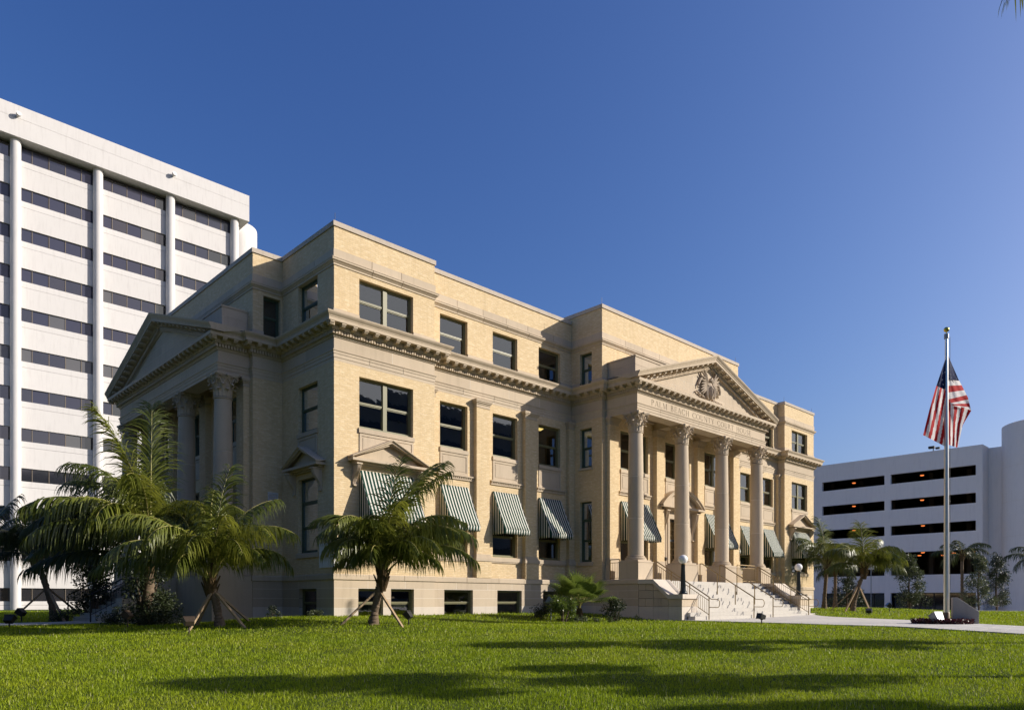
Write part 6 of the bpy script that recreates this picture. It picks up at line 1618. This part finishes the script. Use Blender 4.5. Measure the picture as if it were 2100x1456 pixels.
# tall palm overhead at the right; only leaf tips hang into the picture
pp = Vector((CAMX + FWD[0] * 8.2 + RGT[0] * 7.6, CAMY + FWD[1] * 8.2 + RGT[1] * 7.6, 0)); pp.z = float(ground_z(pp.x, pp.y))
palm(pp, (0, 0), 10.25, [(180, 28, 3.0, 70, 'g'), (150, 40, 3.0, 80, 'g'), (205, 36, 3.1, 78, 'g'), (120, 50, 3.0, 80, 'g'), (90, 40, 3.0, 80, 'g'), (60, 50, 3, 80, 'g'), (20, 45, 3, 80, 'g'), (-30, 50, 3, 80, 'g'), (-70, 50, 3, 80, 'g'), (250, 50, 3, 80, 'g')], "tall palm at the right whose leaf tips hang at the top edge", "tall palms by the street", seed=61, stakes=0, L=3.0, ll=.75, nl=60, r0=.2, r1=.14)

# ------------------------------------------------------------------ grass blades
def grass_mat():
    m, nt, b = new_mat("grass_blade"); p = position(nt); out = nt.nodes["Material Output"]
    at = nd(nt, "ShaderNodeAttribute"); at.attribute_name = "tone"
    c = mixc(nt, (.115, .175, .003), (.42, .53, .014), at.outputs["Fac"])
    c = mixc(nt, c, (.48, .50, .03), math_n(nt, 'MULTIPLY', ramp(nt, noise(nt, p, .5, 4), [(.45, (0, 0, 0)), (.75, (1, 1, 1))]), .45))
    c = mixc(nt, c, (.075, .115, .006), math_n(nt, 'MULTIPLY', ramp(nt, noise(nt, p, 2.3, 3), [(.5, (0, 0, 0)), (.75, (1, 1, 1))]), .35))
    c = mixc(nt, c, (.52, .50, .22), math_n(nt, 'GREATER_THAN', at.outputs["Fac"], 1.2))
    nt.links.new(c, b.inputs["Base Color"]); b.inputs["Roughness"].default_value = .5; b.inputs["Specular IOR Level"].default_value = .3
    tl = nd(nt, "ShaderNodeBsdfTranslucent"); nt.links.new(c, tl.inputs[0]); mx = nd(nt, "ShaderNodeMixShader"); mx.inputs[0].default_value = .4
    nt.links.new(b.outputs[0], mx.inputs[1]); nt.links.new(tl.outputs[0], mx.inputs[2]); nt.links.new(mx.outputs[0], out.inputs[0]); return m
M_GRASS = grass_mat()
def on_path(x, y):
    m = np.zeros(len(x), bool)
    def inside(poly):
        r_ = np.zeros(len(x), bool); n = len(poly)
        for i in range(n):
            x0, y0_ = poly[i]; x1, y1_ = poly[(i + 1) % n]
            c = ((y0_ > y) != (y1_ > y)) & (x < (x1 - x0) * (y - y0_) / (y1_ - y0_ + 1e-12) + x0); r_ ^= c
        return r_
    m |= inside([(25.3, -5.4), (23.4, -7.4), (22.2, -9.6), (20.4, -12.3), (16.9, -15.5), (15.0, -17.4), (12.6, -23), (10.2, -22.5), (11.3, -18.0), (11.7, -15.5), (12.1, -12.5), (12.7, -9.5), (13.0, -7.0), (13.2, -5.4)])
    m |= inside([(-4.6, 8.2), (-6.3, 6.9), (-9.5, 6.3), (-14, 6.3), (-30, 7), (-30, 10), (-14, 8.9), (-9.5, 8.9), (-6.6, 9.6), (-4.6, 11.9)])
    m |= (x > -.05) & (x < XL + .05) & (y > -.02); m |= (x > 13.1) & (x < 25.6) & (y > -6.2) & (y < 1); m |= (x > -4.8) & (y > 3.8) & (y < 16.4) & (x < 1)
    return m
bx, by, bz, bw, bh = [], [], [], [], []
for (Za, Zb, dens, w, h) in ((8.5, 12, 1700, .012, .060), (12, 16, 1100, .015, .062), (16, 21, 640, .019, .066), (21, 28, 360, .025, .072), (28, 40, 130, .034, .085), (40, 58, 50, .055, .10)):
    half = lambda Z: Z * 1075 / FOC + .5
    area = (Zb - Za) * (half(Za) + half(Zb)); n = int(area * dens)
    Zs = np.sqrt(rng.uniform(Za ** 2, Zb ** 2, n)); Xs = rng.uniform(-1, 1, n) * (Zs * 1075 / FOC + .5)
    x = CAMX + FWD[0] * Zs + RGT[0] * Xs; y = CAMY + FWD[1] * Zs + RGT[1] * Xs
    k = ~on_path(x, y); x, y = x[k], y[k]; n = len(x)
    bx.append(x); by.append(y); bw.append(np.full(n, w)); bh.append(np.full(n, h))
x = np.concatenate(bx); y = np.concatenate(by); w = np.concatenate(bw); h = np.concatenate(bh); n = len(x); z = ground_z(x, y) - .008
patch = .75 + .5 * (.5 + .5 * np.sin(x * 1.7 + 1.3 * np.sin(y * 1.1)) * np.sin(y * 2.1 + np.sin(x * .9)))
long_ = rng.random(n) < .012; h = h * rng.uniform(.45, 1.25, n) * patch * np.where(long_, 1.5, 1.0); a = rng.uniform(0, 2 * np.pi, n); tilt = np.abs(rng.normal(0, .55, n)); ta = rng.uniform(0, 2 * np.pi, n)
tx = np.cos(ta) * np.sin(tilt) * h; ty = np.sin(ta) * np.sin(tilt) * h; tz = np.cos(tilt) * h
V = np.zeros((n, 3, 3), np.float32)
V[:, 0] = np.stack([x - np.cos(a) * w / 2, y - np.sin(a) * w / 2, z], -1); V[:, 1] = np.stack([x + np.cos(a) * w / 2, y + np.sin(a) * w / 2, z], -1); V[:, 2] = np.stack([x + tx, y + ty, z + tz], -1)
grass = fast_mesh("grass", V.reshape(-1, 3), np.arange(n * 3).reshape(n, 3), M_GRASS)
tone = np.repeat(np.where(long_, 1.6, np.clip(rng.normal(.5, .33, n), 0, 1)), 3).astype(np.float32); at = grass.data.attributes.new("tone", 'FLOAT', 'POINT'); at.data.foreach_set("value", tone)
tag(grass, "mown green lawn grass in front of the courthouse", "grass", kind="stuff")
print("grass blades", n)
